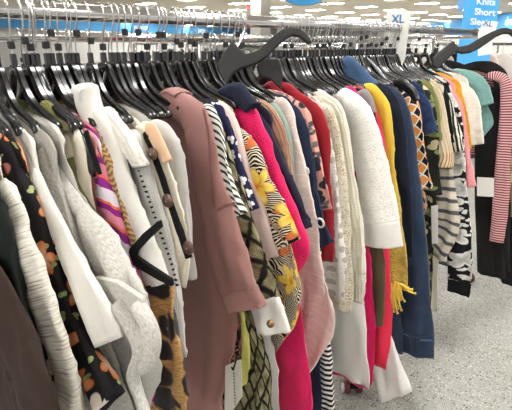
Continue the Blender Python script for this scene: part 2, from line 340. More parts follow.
HANGER_B = [(0.2188, 1.8422, 1.4516), (0.2393, 1.8511, 1.43), (0.2652, 1.8794, 1.4372), (0.2828, 1.9052, 1.4552), (0.2986, 1.9274, 1.4696), (0.3195, 1.9553, 1.4854), (0.3389, 1.9793, 1.4966), (0.355, 1.9956, 1.4984), (0.3761, 2.0122, 1.4912), (0.398, 2.0225, 1.4696), (0.4126, 2.0239, 1.4444), (0.4024, 2.0124, 1.4408), (0.386, 2.0074, 1.4624), (0.3686, 1.9979, 1.4768), (0.3521, 1.9821, 1.4768), (0.3354, 1.9608, 1.466), (0.3186, 1.9341, 1.4444), (0.2991, 1.9047, 1.4228), (0.2778, 1.8772, 1.4084), (0.2566, 1.8552, 1.4048), (0.2355, 1.8385, 1.412), (0.2186, 1.8064, 1.3796), (0.2013, 1.7747, 1.349), (0.1844, 1.7648, 1.3616), (0.1765, 1.7714, 1.3904), (0.195, 1.8034, 1.4192)]
HANGER_C = [(0.0595, 0.922, 1.3846), (0.0662, 0.9385, 1.4051), (0.1002, 0.9697, 1.4025), (0.1175, 0.9673, 1.3642), (0.1236, 0.953, 1.3234), (0.0951, 0.9396, 1.3515), (0.0723, 0.9203, 1.3566)]
FACE_N = (0.6507, -0.6805, 0.3369)
TAG_B = [(0.0599, 2.5634, 1.4937), (0.0666, 2.6008, 1.5563), (0.1207, 2.6477, 1.5467), (0.1213, 2.6102, 1.4697), (0.1329, 2.5832, 1.3927), (0.0873, 2.5348, 1.3831)]
SIGN = [(-0.3279, 3.3476, 1.8976), (-0.1621, 3.5062, 1.8976), (-0.1213, 3.3924, 1.5889), (-0.0914, 3.2805, 1.305), (-0.243, 3.1355, 1.305), (-0.2848, 3.2361, 1.5889)]
SIGN_L = [(-1.4797, 6.0864, 2.0852), (-1.3825, 6.1793, 2.0852), (-1.3272, 6.1126, 1.8436), (-1.4098, 6.0222, 1.8206)]
OVAL = [(-4.8761, 8.1383, 2.4012), (-4.8723, 8.1117, 2.3403), (-4.8915, 8.0653, 2.2835), (-4.9323, 8.0022, 2.2347), (-4.9919, 7.9267, 2.1973), (-5.0663, 7.8439, 2.1738), (-5.1503, 7.7595, 2.1658), (-5.2384, 7.6793, 2.1738), (-5.3244, 7.6088, 2.1973), (-5.4025, 7.5526, 2.2347), (-5.4674, 7.5147, 2.2835), (-5.5146, 7.4976, 2.3403), (-5.541, 7.5025, 2.4012), (-5.5447, 7.5291, 2.4621), (-5.5256, 7.5755, 2.5189), (-5.4848, 7.6387, 2.5676), (-5.4252, 7.7142, 2.605), (-5.3508, 7.7969, 2.6286), (-5.2667, 7.8813, 2.6366), (-5.1787, 7.9615, 2.6286), (-5.0927, 8.0321, 2.605), (-5.0146, 8.0883, 2.5676), (-4.9497, 8.1262, 2.5189), (-4.9025, 8.1432, 2.4621)]
RIGHT = (0.7228, 0.6911, 0.0)
UPV = (-0.2328, 0.2435, 0.9416)
KN = [(-0.1908, 3.3507, 1.6983), (-0.1796, 3.3295, 1.6339), (-0.1786, 3.3002, 1.5726)]
XLB = (0.0911, 2.5935, 1.5388)
COL = (-9.325, 10.937, 2.281)
EXIT = (-15.786, 17.211, 3.235)
ARM_D = [(0.069, 1.3188, 0.014), (0.1108, 1.3174, 0.024), (0.1499, 1.3017, 0.028), (0.1766, 1.2746, 0.028), (0.19, 1.2403, 0.026), (0.1832, 1.2129, 0.016)]
ARM_E = [(0.107, 1.3196, 0.02), (0.1464, 1.3215, 0.03), (0.1858, 1.3131, 0.035), (0.2185, 1.2909, 0.035), (0.2379, 1.2542, 0.025)]
LIGHTS = [(-45.7, 25.7), (-45.7, 28.75), (-42.4, 25.7), (-42.4, 28.75), (-42.4, 31.8), (-39.1, 22.65), (-39.1, 25.7), (-39.1, 28.75), (-39.1, 31.8), (-39.1, 34.85), (-35.8, 22.65), (-35.8, 25.7), (-35.8, 28.75), (-35.8, 31.8), (-35.8, 34.85), (-35.8, 37.9), (-32.5, 19.6), (-32.5, 22.65), (-32.5, 25.7), (-32.5, 28.75), (-32.5, 31.8), (-32.5, 34.85), (-32.5, 37.9), (-32.5, 40.95), (-29.2, 16.55), (-29.2, 19.6), (-29.2, 22.65), (-29.2, 25.7), (-29.2, 28.75), (-29.2, 31.8), (-29.2, 34.85), (-29.2, 37.9), (-29.2, 40.95), (-29.2, 44.0), (-25.9, 16.55), (-25.9, 19.6), (-25.9, 22.65), (-25.9, 25.7), (-25.9, 28.75), (-25.9, 31.8), (-25.9, 34.85), (-25.9, 37.9), (-25.9, 40.95), (-25.9, 44.0), (-25.9, 47.05), (-22.6, 13.5), (-22.6, 16.55), (-22.6, 19.6), (-22.6, 22.65), (-22.6, 25.7), (-22.6, 28.75), (-22.6, 31.8), (-22.6, 34.85), (-22.6, 37.9), (-22.6, 40.95), (-22.6, 44.0), (-22.6, 47.05), (-22.6, 50.1), (-19.3, 13.5), (-19.3, 16.55), (-19.3, 19.6), (-19.3, 22.65), (-19.3, 25.7), (-19.3, 28.75), (-19.3, 31.8), (-19.3, 34.85), (-19.3, 37.9), (-19.3, 40.95), (-19.3, 44.0), (-19.3, 47.05), (-19.3, 50.1), (-16.0, 10.45), (-16.0, 13.5), (-16.0, 16.55), (-16.0, 19.6), (-16.0, 22.65), (-16.0, 25.7), (-16.0, 28.75), (-16.0, 31.8), (-16.0, 34.85), (-16.0, 37.9), (-16.0, 40.95), (-16.0, 44.0), (-16.0, 47.05), (-16.0, 50.1), (-12.7, 10.45), (-12.7, 13.5), (-12.7, 16.55), (-12.7, 19.6), (-12.7, 22.65), (-12.7, 25.7), (-12.7, 28.75), (-12.7, 31.8), (-12.7, 34.85), (-12.7, 37.9), (-12.7, 40.95), (-12.7, 44.0), (-12.7, 47.05), (-12.7, 50.1), (-9.4, 10.45), (-9.4, 13.5), (-9.4, 16.55), (-9.4, 19.6), (-9.4, 22.65), (-9.4, 25.7), (-9.4, 28.75), (-9.4, 31.8), (-9.4, 34.85), (-9.4, 37.9), (-9.4, 40.95), (-6.1, 13.5), (-6.1, 16.55), (-6.1, 19.6), (-6.1, 22.65), (-6.1, 25.7), (-6.1, 28.75), (-2.8, -4.8), (-2.8, -1.75), (-2.8, 1.3), (-2.8, 4.35), (-2.8, 7.4), (0.5, -4.8), (0.5, -1.75), (0.5, 1.3), (0.5, 4.35), (0.5, 7.4), (3.8, -4.8), (3.8, -1.75), (3.8, 1.3), (3.8, 4.35), (3.8, 7.4), (-35.8, 53.15), (-32.5, 53.15), (-29.2, 53.15), (-25.9, 53.15), (-22.6, 53.15), (-19.3, 53.15), (-16.0, 53.15), (-12.7, 53.15), (-32.5, 56.2), (-29.2, 56.2), (-25.9, 56.2), (-22.6, 56.2), (-19.3, 56.2), (-16.0, 56.2), (-12.7, 56.2), (-29.2, 59.25), (-25.9, 59.25), (-22.6, 59.25), (-19.3, 59.25), (-16.0, 59.25), (-25.9, 62.3), (-22.6, 62.3), (-19.3, 62.3), (-16.0, 62.3)]
TAG_M = [(0.2814, 0.585, 0.7197), (0.3347, 0.585, 0.7693), (0.3381, 0.585, 0.6665), (0.3043, 0.585, 0.6023), (0.2727, 0.585, 0.5715)]
TAG_LOOP = [(0.3241, 0.583, 0.7837), (0.3185, 0.583, 0.7531), (0.3131, 0.583, 0.7361), (0.3095, 0.583, 0.7255), (0.3045, 0.583, 0.7312)]
TAG_DOTS = [(0.3127, 0.583, 0.7188), (0.3158, 0.583, 0.6296)]
LOW = [('black and white banded striped trousers hanging beside a navy hem at the bottom', 1.0, 'bw_band', [(0.1942, 1.1612), (0.2528, 0.8718), (0.2981, 0.6171), (0.3162, 0.4588), (0.3403, 0.1657)], [(-0.0423, 0.9912), (0.0939, 0.7112), (0.2273, 0.5061), (0.2714, 0.4324), (0.2974, 0.1325)])]
GARMENTS = [
 {'kind': 'jacket', 'cat': 'jacket', 'label': 'dark brown jacket sleeve at the very front of the rail, nearest the viewer', 'y': 0.16, 'mat': 'brown', 'hem': 0.6, 'th': 0.028, 'bth': 0.026, 'bw': 0.2, 'amp': 1.0, 'fold': 1.0, 's': [(-0.0862, 1.1753, 0.05), (0.1189, 1.1866, 0.08), (0.2836, 1.1503, 0.12), (0.3446, 1.0828, 0.15), (0.4013, 0.9981, 0.17), (0.4123, 0.8991, 0.17)]},
 {'kind': 'cardigan', 'cat': 'cardigan', 'label': 'greenish black plain cardigan between the dark brown jacket and the ribbed cream sweater', 'y': 0.185, 'mat': 'blackgreen', 'hem': 0.6, 'th': 0.028, 'bth': 0.026, 'bw': 0.2, 'amp': 1.0, 'fold': 1.0, 's': [(0.0629, 1.315, 0.05), (0.1618, 1.3039, 0.07), (0.2499, 1.2288, 0.1), (0.2779, 1.126, 0.11), (0.3182, 0.9494, 0.11), (0.301, 0.8147, 0.11)]},
 {'kind': 'sweater', 'cat': 'sweater', 'label': 'cream and grey space-dyed ribbed sweater near the left edge of the rail', 'y': 0.215, 'mat': 'spacedye', 'hem': 0.6, 'th': 0.028, 'bth': 0.026, 'bw': 0.2, 'amp': 1.0, 'fold': 1.0, 's': [(0.0554, 1.267, 0.04), (0.1652, 1.2418, 0.06), (0.2277, 1.2385, 0.075), (0.2612, 1.2004, 0.085), (0.2951, 1.1292, 0.09), (0.3344, 1.0424, 0.09), (0.3578, 0.9543, 0.085), (0.3489, 0.8484, 0.08)]},
 {'kind': 'blouse', 'cat': 'blouse', 'label': 'sheer black blouse with orange and white flowers and green leaves', 'y': 0.25, 'mat': 'floral_black', 'hem': 0.7, 'th': 0.028, 'bth': 0.026, 'bw': 0.2, 'amp': 1.0, 'fold': 1.0, 's': [(0.0232, 1.3187, 0.04), (0.1071, 1.3055, 0.06), (0.1509, 1.2929, 0.07), (0.1763, 1.2553, 0.07), (0.2114, 1.2034, 0.075), (0.2354, 1.1223, 0.08), (0.272, 1.053, 0.09), (0.3146, 1.006, 0.09), (0.3538, 0.9786, 0.1), (0.3853, 0.9526, 0.1), (0.4058, 0.9365, 0.1)]},
 {'kind': 'top', 'cat': 'shirt', 'label': 'plain matte white top with a wide elbow length sleeve beside the black floral blouse', 'y': 0.275, 'mat': 'white', 'hem': 0.85, 'th': 0.028, 'bth': 0.026, 'bw': 0.2, 'amp': 1.0, 'fold': 1.0, 's': [(0.0471, 1.2857, 0.03), (0.0998, 1.3049, 0.045), (0.1341, 1.2817, 0.05), (0.1759, 1.2506, 0.06), (0.2239, 1.2002, 0.07), (0.2739, 1.1528, 0.08), (0.3264, 1.1005, 0.09), (0.363, 1.0569, 0.1), (0.3906, 1.0177, 0.105)]},
 {'kind': 'sweater', 'cat': 'sweater', 'label': 'mid grey heather sweater with a rolled shoulder, squeezed behind the plain white sleeve', 'y': 0.3, 'mat': 'grey_heather', 'hem': 0.6, 'th': 0.028, 'bth': 0.026, 'bw': 0.2, 'amp': 1.0, 'fold': 1.0, 's': [(0.1087, 1.2597, 0.03), (0.1487, 1.2748, 0.04), (0.1703, 1.2448, 0.05), (0.1972, 1.1967, 0.06), (0.2493, 1.0812, 0.07), (0.2775, 1.0237, 0.08), (0.3034, 0.9545, 0.09), (0.3355, 0.8437, 0.1), (0.3401, 0.754, 0.1)]},
 {'kind': 'hoodie', 'cat': 'sweater', 'label': 'pale heather grey sweater with a broad folded sleeve cuff and draped ties', 'y': 0.325, 'mat': 'pale_heather', 'hem': 0.75, 'th': 0.028, 'bth': 0.026, 'bw': 0.2, 'amp': 1.6, 'fold': 1.0, 's': [(-0.0039, 1.2921, 0.03), (0.0375, 1.3083, 0.045), (0.0891, 1.2881, 0.055), (0.135, 1.2615, 0.065), (0.1721, 1.2277, 0.08), (0.2076, 1.193, 0.09), (0.2522, 1.1584, 0.1), (0.2938, 1.1194, 0.11), (0.3378, 1.087, 0.13), (0.377, 1.0567, 0.145)], 'b': [(0.1797, 1.2508), (0.2118, 1.1663), (0.2496, 1.1013), (0.3, 1.0518), (0.3599, 1.0383), (0.3867, 1.0031), (0.3997, 0.9512), (0.3925, 0.8958), (0.3645, 0.8231), (0.3462, 0.7392)], 'cuff': (0.885, 'pale_heather', 1.06), 'parts': [('roll', 'tie', 'pale_heather', [(0.3689, 1.0685, 0.02), (0.4047, 1.0455, 0.024), (0.4302, 1.0173, 0.026), (0.428, 0.9852, 0.024), (0.3966, 0.9287, 0.022), (0.4089, 0.8962, 0.02), (0.4267, 0.8609, 0.02)], 0.02, -0.035), ('roll', 'tie', 'pale_heather', [(0.4201, 1.088, 0.02), (0.4528, 1.0657, 0.026), (0.4626, 1.0263, 0.028), (0.4467, 0.9818, 0.026), (0.4023, 0.9408, 0.024)], 0.022, -0.03), ('panel', 'cuff_band', 'pale_heather', [(0.2835, 1.0736), (0.3545, 1.0916), (0.4245, 1.0923), (0.4345, 1.0713), (0.407, 1.0483), (0.3495, 1.0349), (0.288, 1.035)], 0.01, -0.024)]},
 {'kind': 'cardigan', 'cat': 'cardigan', 'label': 'olive green knit cardigan with only its rounded shoulder showing near the left hangers', 'y': 0.347, 'mat': 'olive_knit', 'hem': 0.8, 'th': 0.028, 'bth': 0.026, 'bw': 0.12, 'amp': 1.0, 'fold': 1.0, 's': [(0.0131, 1.3149, 0.03), (0.06, 1.3399, 0.05), (0.0919, 1.3189, 0.055), (0.1091, 1.2951, 0.05), (0.1133, 1.2696, 0.04)]},
 {'kind': 'blouse', 'cat': 'blouse', 'label': 'blouse with cream shoulders and olive green lower sleeves', 'y': 0.36, 'mat': 'cream', 'hem': 0.8, 'th': 0.028, 'bth': 0.026, 'bw': 0.2, 'amp': 1.0, 'fold': 1.0, 's': [(0.0487, 1.2939, 0.03), (0.0841, 1.3074, 0.045), (0.1147, 1.2848, 0.05), (0.1374, 1.2524, 0.055), (0.1572, 1.2102, 0.06), (0.187, 1.1466, 0.065), (0.2198, 1.0958, 0.06)], 'cuff': (0.42, 'olive_plain', 1.0)},
 {'kind': 'top', 'cat': 'shirt', 'label': 'salmon pink top showing a sliver of shoulder beside a drooping black hanger end', 'y': 0.372, 'mat': 'salmon', 'hem': 0.8, 'th': 0.028, 'bth': 0.026, 'bw': 0.2, 'amp': 1.0, 'fold': 1.0, 's': [(0.0346, 1.3066, 0.03), (0.0656, 1.3194, 0.04), (0.0841, 1.2966, 0.045), (0.1069, 1.2611, 0.04), (0.1386, 1.2, 0.04)]},
 {'kind': 'dress', 'cat': 'dress', 'label': 'magenta, orange and white diagonal striped dress with a narrow black edge', 'y': 0.388, 'mat': 'magenta_stripe', 'hem': 0.6, 'th': 0.028, 'bth': 0.026, 'bw': 0.2, 'amp': 1.0, 'fold': 1.0, 's': [(0.0734, 1.2895, 0.03), (0.1141, 1.3019, 0.045), (0.1463, 1.2907, 0.055), (0.1791, 1.2562, 0.065), (0.2141, 1.1852, 0.075), (0.2466, 1.099, 0.08), (0.2737, 1.0591, 0.075), (0.294, 0.9958, 0.07), (0.291, 0.9013, 0.07), (0.2891, 0.7541, 0.07)], 'parts': [('roll', 'black_edging', 'black', [(0.1791, 1.2981, 0.012), (0.1904, 1.2712, 0.016), (0.2046, 1.241, 0.014), (0.2113, 1.224, 0.008)], 0.01, -0.022)]},
 {'kind': 'sweater', 'cat': 'sweater', 'label': 'tan and brown zigzag knit sweater beside the magenta striped dress', 'y': 0.398, 'mat': 'tan_zigzag', 'hem': 0.8, 'th': 0.028, 'bth': 0.026, 'bw': 0.2, 'amp': 1.0, 'fold': 1.0, 's': [(0.1148, 1.3046, 0.03), (0.1493, 1.2879, 0.04), (0.1875, 1.2615, 0.05), (0.2129, 1.2133, 0.05), (0.2298, 1.1553, 0.05), (0.2489, 1.0863, 0.04)]},
 {'kind': 'top', 'cat': 'shirt', 'label': 'white bell sleeve top trimmed with black bands and a slouchy collar', 'y': 0.412, 'mat': 'white', 'hem': 0.95, 'th': 0.028, 'bth': 0.026, 'bw': 0.2, 'amp': 1.0, 'fold': 1.0, 's': [(0.0922, 1.3237, 0.03), (0.1304, 1.3346, 0.05), (0.1735, 1.313, 0.07), (0.2072, 1.2715, 0.08), (0.2328, 1.2257, 0.085), (0.2589, 1.1839, 0.09), (0.2843, 1.1384, 0.095), (0.3062, 1.0899, 0.1), (0.3306, 1.036, 0.09)], 'parts': [('roll', 'collar', 'white', [(0.0868, 1.369, 0.02), (0.1308, 1.3715, 0.05), (0.1402, 1.3488, 0.065), (0.1526, 1.3226, 0.06), (0.1617, 1.2979, 0.05)], 0.04, -0.004), ('panel', 'black_trim', 'black', [(0.2403, 1.0549), (0.2603, 1.0904), (0.3092, 1.1346), (0.361, 1.1728), (0.3652, 1.1618), (0.3234, 1.1277), (0.2837, 1.092), (0.2612, 1.0561)], 0.008, -0.03), ('panel', 'black_trim', 'black', [(0.2588, 1.0818), (0.2786, 1.0804), (0.3829, 1.0736), (0.3844, 1.061), (0.3469, 1.0578), (0.2945, 1.0579), (0.2514, 1.0588)], 0.008, -0.03)]},
 {'kind': 'dress', 'cat': 'dress', 'label': 'leopard print dress with big black spots hanging low left of the mauve sweatshirt', 'y': 0.43, 'mat': 'leopard', 'hem': 0.55, 'th': 0.028, 'bth': 0.026, 'bw': 0.2, 'amp': 1.3, 'fold': 1.0, 's': [(0.0682, 1.3355, 0.03), (0.1308, 1.2988, 0.05), (0.182, 1.2225, 0.06), (0.2229, 1.1307, 0.07), (0.2739, 1.0627, 0.09), (0.3053, 0.9996, 0.11), (0.3237, 0.9301, 0.13), (0.3377, 0.8368, 0.14), (0.3354, 0.7297, 0.14), (0.3322, 0.6464, 0.14)]},
 {'kind': 'sweater', 'cat': 'sweater', 'label': 'creamy white soft sweater with a rounded shoulder behind the bell sleeve top', 'y': 0.428, 'mat': 'white_knit', 'hem': 0.8, 'th': 0.028, 'bth': 0.026, 'bw': 0.2, 'amp': 1.0, 'fold': 1.0, 's': [(0.1238, 1.3194, 0.03), (0.1522, 1.3295, 0.045), (0.1951, 1.3136, 0.05), (0.2309, 1.2889, 0.055), (0.2559, 1.2636, 0.05), (0.2648, 1.2377, 0.04)]},
 {'kind': 'cardigan', 'cat': 'cardigan', 'label': 'light grey eyelet cardigan with a line of black beading', 'y': 0.447, 'mat': 'grey_eyelet', 'hem': 0.7, 'th': 0.028, 'bth': 0.026, 'bw': 0.2, 'amp': 1.0, 'fold': 1.0, 's': [(0.1798, 1.2872, 0.03), (0.2112, 1.2911, 0.045), (0.2305, 1.2659, 0.055), (0.2442, 1.2247, 0.055), (0.2665, 1.1476, 0.06), (0.2898, 1.0726, 0.065), (0.3083, 1.0045, 0.065), (0.322, 0.9092, 0.065), (0.327, 0.8523, 0.06)], 'parts': [('beads', 'beading', 'black', [(0.2182, 1.2484), (0.2379, 1.2045), (0.2635, 1.1559), (0.2864, 1.1106), (0.312, 1.0621), (0.3261, 1.0195)], 0.0018, -0.016)]},
 {'kind': 'cardigan', 'cat': 'cardigan', 'label': 'cream cardigan with black placket, peach neckline and big brown buttons', 'y': 0.48, 'mat': 'cream_slub', 'hem': 0.98, 'th': 0.028, 'bth': 0.026, 'bw': 0.2, 'amp': 1.0, 'fold': 1.0, 's': [(0.1702, 1.2915, 0.03), (0.1992, 1.3025, 0.05), (0.2232, 1.2845, 0.06), (0.2498, 1.2388, 0.075), (0.2773, 1.1718, 0.085), (0.2993, 1.1064, 0.09), (0.3096, 1.0421, 0.09), (0.2957, 0.9836, 0.08)], 'parts': [('roll', 'placket', 'black', [(0.2255, 1.2903, 0.012), (0.252, 1.2496, 0.014), (0.2772, 1.1995, 0.014), (0.3072, 1.1369, 0.014), (0.337, 1.0699, 0.012)], 0.01, -0.024), ('roll', 'neckline', 'peach', [(0.2214, 1.304, 0.02), (0.2469, 1.3033, 0.035), (0.2712, 1.2758, 0.03), (0.2889, 1.2459, 0.02)], 0.012, -0.02), ('disc', 'button', 'brown_button', (0.2911, 1.1725), 0.0125, -0.034), ('disc', 'button', 'brown_button', (0.346, 1.0964), 0.0125, -0.034), ('disc', 'button', 'brown_button', (0.2546, 1.2536), 0.011, -0.034)]},
 {'kind': 'blouse', 'cat': 'blouse', 'label': 'pale silvery grey blouse tucked against the mauve sweatshirt collar', 'y': 0.51, 'mat': 'pale_grey', 'hem': 0.8, 'th': 0.028, 'bth': 0.026, 'bw': 0.2, 'amp': 1.0, 'fold': 1.0, 's': [(0.1715, 1.2999, 0.03), (0.2081, 1.2962, 0.05), (0.2378, 1.2728, 0.06), (0.2562, 1.2346, 0.065), (0.2656, 1.1619, 0.065), (0.2709, 1.0671, 0.065), (0.2672, 0.9741, 0.06)]},
 {'kind': 'sweatshirt', 'cat': 'sweatshirt', 'label': 'large dusty mauve sweatshirt with wide loose sleeve, broad side facing out', 'y': 0.62, 'mat': 'mauve', 'hem': 0.75, 'th': 0.045, 'bth': 0.026, 'bw': 0.2, 'amp': 1.2, 'fold': 1.0, 's': [(0.0646, 1.3417, 0.04), (0.0842, 1.3474, 0.06), (0.1307, 1.3396, 0.075), (0.1808, 1.3244, 0.085), (0.2118, 1.2959, 0.09), (0.226, 1.2595, 0.095), (0.2485, 1.1873, 0.105), (0.2837, 1.1051, 0.115), (0.3312, 1.0071, 0.125), (0.3817, 0.9149, 0.12)], 'b': [(0.1464, 1.326), (0.1899, 1.2659), (0.2175, 1.1591), (0.246, 1.0483), (0.2694, 0.9436), (0.287, 0.8371), (0.2679, 0.7516), (0.2436, 0.6634), (0.2247, 0.5556), (0.2103, 0.3887)], 'cuff': (0.93, 'mauve', 1.03), 'parts': [('roll', 'seam', 'mauve_dark', [(0.2253, 1.3186, 0.003), (0.2409, 1.2615, 0.003), (0.2436, 1.1921, 0.003), (0.2524, 1.1073, 0.003)], 0.003, -0.024), ('roll', 'seam', 'mauve_dark', [(0.2547, 1.1084, 0.003), (0.2837, 1.1269, 0.003), (0.3111, 1.1379, 0.003)], 0.003, -0.026), ('roll', 'neckband', 'mauve', [(0.0629, 1.3286, 0.012), (0.0762, 1.345, 0.016), (0.1027, 1.3489, 0.016), (0.1308, 1.3421, 0.014)], 0.052, 0), ('roll', 'back_neck', 'mauve_dark', [(-0.1115, 1.3186, 0.01), (-0.0571, 1.315, 0.03), (-0.0057, 1.3117, 0.035), (0.0346, 1.3055, 0.03)], 0.02, 0.03)]},
 {'kind': 'blouse', 'cat': 'blouse', 'label': 'green, black and white striped blouse peeking out right of the mauve shoulder', 'y': 0.648, 'mat': 'green_stripe', 'hem': 0.5, 'th': 0.028, 'bth': 0.026, 'bw': 0.2, 'amp': 1.0, 'fold': 1.0, 's': [(0.1594, 1.316, 0.03), (0.1861, 1.314, 0.04), (0.2044, 1.2858, 0.04), (0.222, 1.2401, 0.04), (0.2392, 1.1759, 0.04), (0.2571, 1.1267, 0.04), (0.2786, 1.0874, 0.045)], 'b': [(0.1857, 1.3011), (0.2085, 1.2203), (0.2313, 1.1208), (0.2471, 0.9638), (0.2645, 0.8075), (0.274, 0.7396), (0.2617, 0.6412), (0.2449, 0.5497), (0.2419, 0.4086)], 'bm': 'dark_floral'},
 {'kind': 'top', 'cat': 'shirt', 'label': 'lime yellow top showing only as a curved hem beneath the mauve sleeve', 'y': 0.658, 'mat': 'lime', 'hem': 0.6, 'th': 0.028, 'bth': 0.026, 'bw': 0.2, 'amp': 1.0, 'fold': 1.0, 'b': [(0.1741, 1.299), (0.1972, 1.2169), (0.2234, 1.1045), (0.2502, 0.9613), (0.2686, 0.8329), (0.292, 0.7523), (0.2952, 0.7006), (0.2843, 0.6452), (0.2619, 0.5934)]},
 {'kind': 'blouse', 'cat': 'blouse', 'label': 'snakeskin print blouse with a white cuff and bronze button', 'y': 0.67, 'mat': 'snake', 'hem': 0.75, 'th': 0.028, 'bth': 0.026, 'bw': 0.2, 'amp': 1.0, 'fold': 1.0, 's': [(0.1397, 1.3079, 0.03), (0.1828, 1.2809, 0.05), (0.2173, 1.2294, 0.06), (0.2478, 1.1593, 0.07), (0.291, 1.0655, 0.08), (0.3375, 0.9747, 0.085), (0.3718, 0.8992, 0.09), (0.4032, 0.8323, 0.1)], 'b': [(0.1672, 1.3015), (0.2106, 1.2171), (0.2472, 1.1072), (0.2783, 0.9923), (0.3007, 0.8691), (0.3208, 0.7808), (0.3413, 0.7044), (0.3527, 0.6046), (0.3585, 0.4616)], 'cuff': (0.86, 'white_cotton', 1.08), 'parts': [('disc', 'button', 'bronze', (0.3759, 0.8564), 0.009, -0.034)]},
 {'kind': 'blouse', 'cat': 'blouse', 'label': 'navy blouse scattered with small white birds, between mauve and hot pink', 'y': 0.7, 'mat': 'birds', 'hem': 0.9, 'th': 0.028, 'bth': 0.026, 'bw': 0.2, 'amp': 1.0, 'fold': 1.0, 's': [(0.0825, 1.3119, 0.03), (0.116, 1.3215, 0.055), (0.1607, 1.307, 0.07), (0.1928, 1.2604, 0.075), (0.2243, 1.1957, 0.08), (0.2591, 1.1339, 0.08), (0.2812, 1.0885, 0.075)]},
 {'kind': 'blouse', 'cat': 'blouse', 'label': 'blush and white satin blouse with straight cuff between bird print and tiger print', 'y': 0.716, 'mat': 'blush_satin', 'hem': 0.8, 'th': 0.028, 'bth': 0.026, 'bw': 0.2, 'amp': 1.0, 'fold': 1.0, 's': [(0.1151, 1.3132, 0.03), (0.1536, 1.3117, 0.045), (0.1897, 1.2764, 0.055), (0.2214, 1.2112, 0.06), (0.2597, 1.1109, 0.065), (0.295, 1.0433, 0.07), (0.3272, 0.9772, 0.07)], 'b': [(0.1525, 1.2724), (0.2006, 1.1351), (0.24, 0.9909), (0.2741, 0.8658), (0.3094, 0.7361), (0.3246, 0.6521), (0.3341, 0.5281), (0.3399, 0.4287)], 'bm': 'white_cotton'},
 {'kind': 'blouse', 'cat': 'blouse', 'label': 'black and white leaf print blouse splashed with yellow flowers', 'y': 0.737, 'mat': 'tiger', 'hem': 0.7, 'th': 0.028, 'bth': 0.026, 'bw': 0.2, 'amp': 1.2, 'fold': 1.0, 's': [(0.1467, 1.2597, 0.04), (0.2009, 1.2497, 0.055), (0.249, 1.2121, 0.07), (0.2899, 1.1536, 0.085), (0.3364, 1.083, 0.1), (0.376, 1.031, 0.11)], 'b': [(0.1807, 1.2257), (0.253, 1.1168), (0.3107, 1.0441), (0.3598, 1.0087), (0.3733, 0.9626), (0.3795, 0.8863), (0.3617, 0.7951), (0.3187, 0.7052), (0.2886, 0.6447), (0.2784, 0.5963)]},
 {'kind': 'blouse', 'cat': 'blouse', 'label': 'hot pink eyelet blouse with a full gathered sleeve right of the yellow flower print', 'y': 0.79, 'mat': 'pink_eyelet', 'hem': 0.75, 'th': 0.045, 'bth': 0.026, 'bw': 0.2, 'amp': 1.0, 'fold': 1.0, 's': [(0.1071, 1.2838, 0.04), (0.1466, 1.3021, 0.06), (0.1839, 1.291, 0.07), (0.2136, 1.256, 0.08), (0.2434, 1.2022, 0.09), (0.2767, 1.1294, 0.1), (0.3196, 1.0509, 0.11), (0.3527, 0.988, 0.115), (0.3489, 0.9414, 0.1), (0.3168, 0.8796, 0.08)], 'b': [(0.1623, 1.265), (0.2301, 1.1508), (0.2789, 1.0061), (0.3154, 0.88), (0.3379, 0.8022), (0.3584, 0.7063), (0.3764, 0.6051), (0.391, 0.5144), (0.4047, 0.3832)]},
 {'kind': 'sweatshirt', 'cat': 'sweatshirt', 'label': 'plain navy sweatshirt with its collar folded over the black hangers', 'y': 0.84, 'mat': 'navy_plain', 'hem': 0.7, 'th': 0.028, 'bth': 0.026, 'bw': 0.2, 'amp': 1.0, 'fold': 1.0, 's': [(0.0693, 1.3196, 0.04), (0.1133, 1.3101, 0.055), (0.1557, 1.2787, 0.065), (0.2074, 1.2193, 0.07), (0.2515, 1.1578, 0.072), (0.2918, 1.1015, 0.075), (0.333, 1.0172, 0.08)], 'cuff': (0.93, 'navy_plain', 1.05), 'parts': [('roll', 'collar', 'navy_plain', [(0.0656, 1.3271, 0.02), (0.1105, 1.3491, 0.035), (0.1524, 1.3538, 0.05), (0.1854, 1.3329, 0.05), (0.2048, 1.3116, 0.04)], 0.03, -0.07)]},
 {'kind': 'sweater', 'cat': 'sweater', 'label': 'tan peach ribbed sweater shoulder between the navy sweatshirt and sage blouse', 'y': 0.865, 'mat': 'tan_peach', 'hem': 0.8, 'th': 0.028, 'bth': 0.026, 'bw': 0.2, 'amp': 1.0, 'fold': 1.0, 's': [(0.085, 1.2982, 0.03), (0.1287, 1.3068, 0.045), (0.1705, 1.2901, 0.055), (0.2084, 1.2439, 0.06), (0.2335, 1.1759, 0.06), (0.2521, 1.1137, 0.05)]},
 {'kind': 'blouse', 'cat': 'blouse', 'label': 'sage green blouse sliver beside the tan peach sweater', 'y': 0.89, 'mat': 'sage', 'hem': 0.8, 'th': 0.028, 'bth': 0.026, 'bw': 0.2, 'amp': 1.0, 'fold': 1.0, 's': [(0.1163, 1.2855, 0.03), (0.1515, 1.3014, 0.045), (0.1895, 1.2794, 0.05), (0.2143, 1.2312, 0.05), (0.2302, 1.1578, 0.05), (0.2478, 1.0524, 0.045)]},
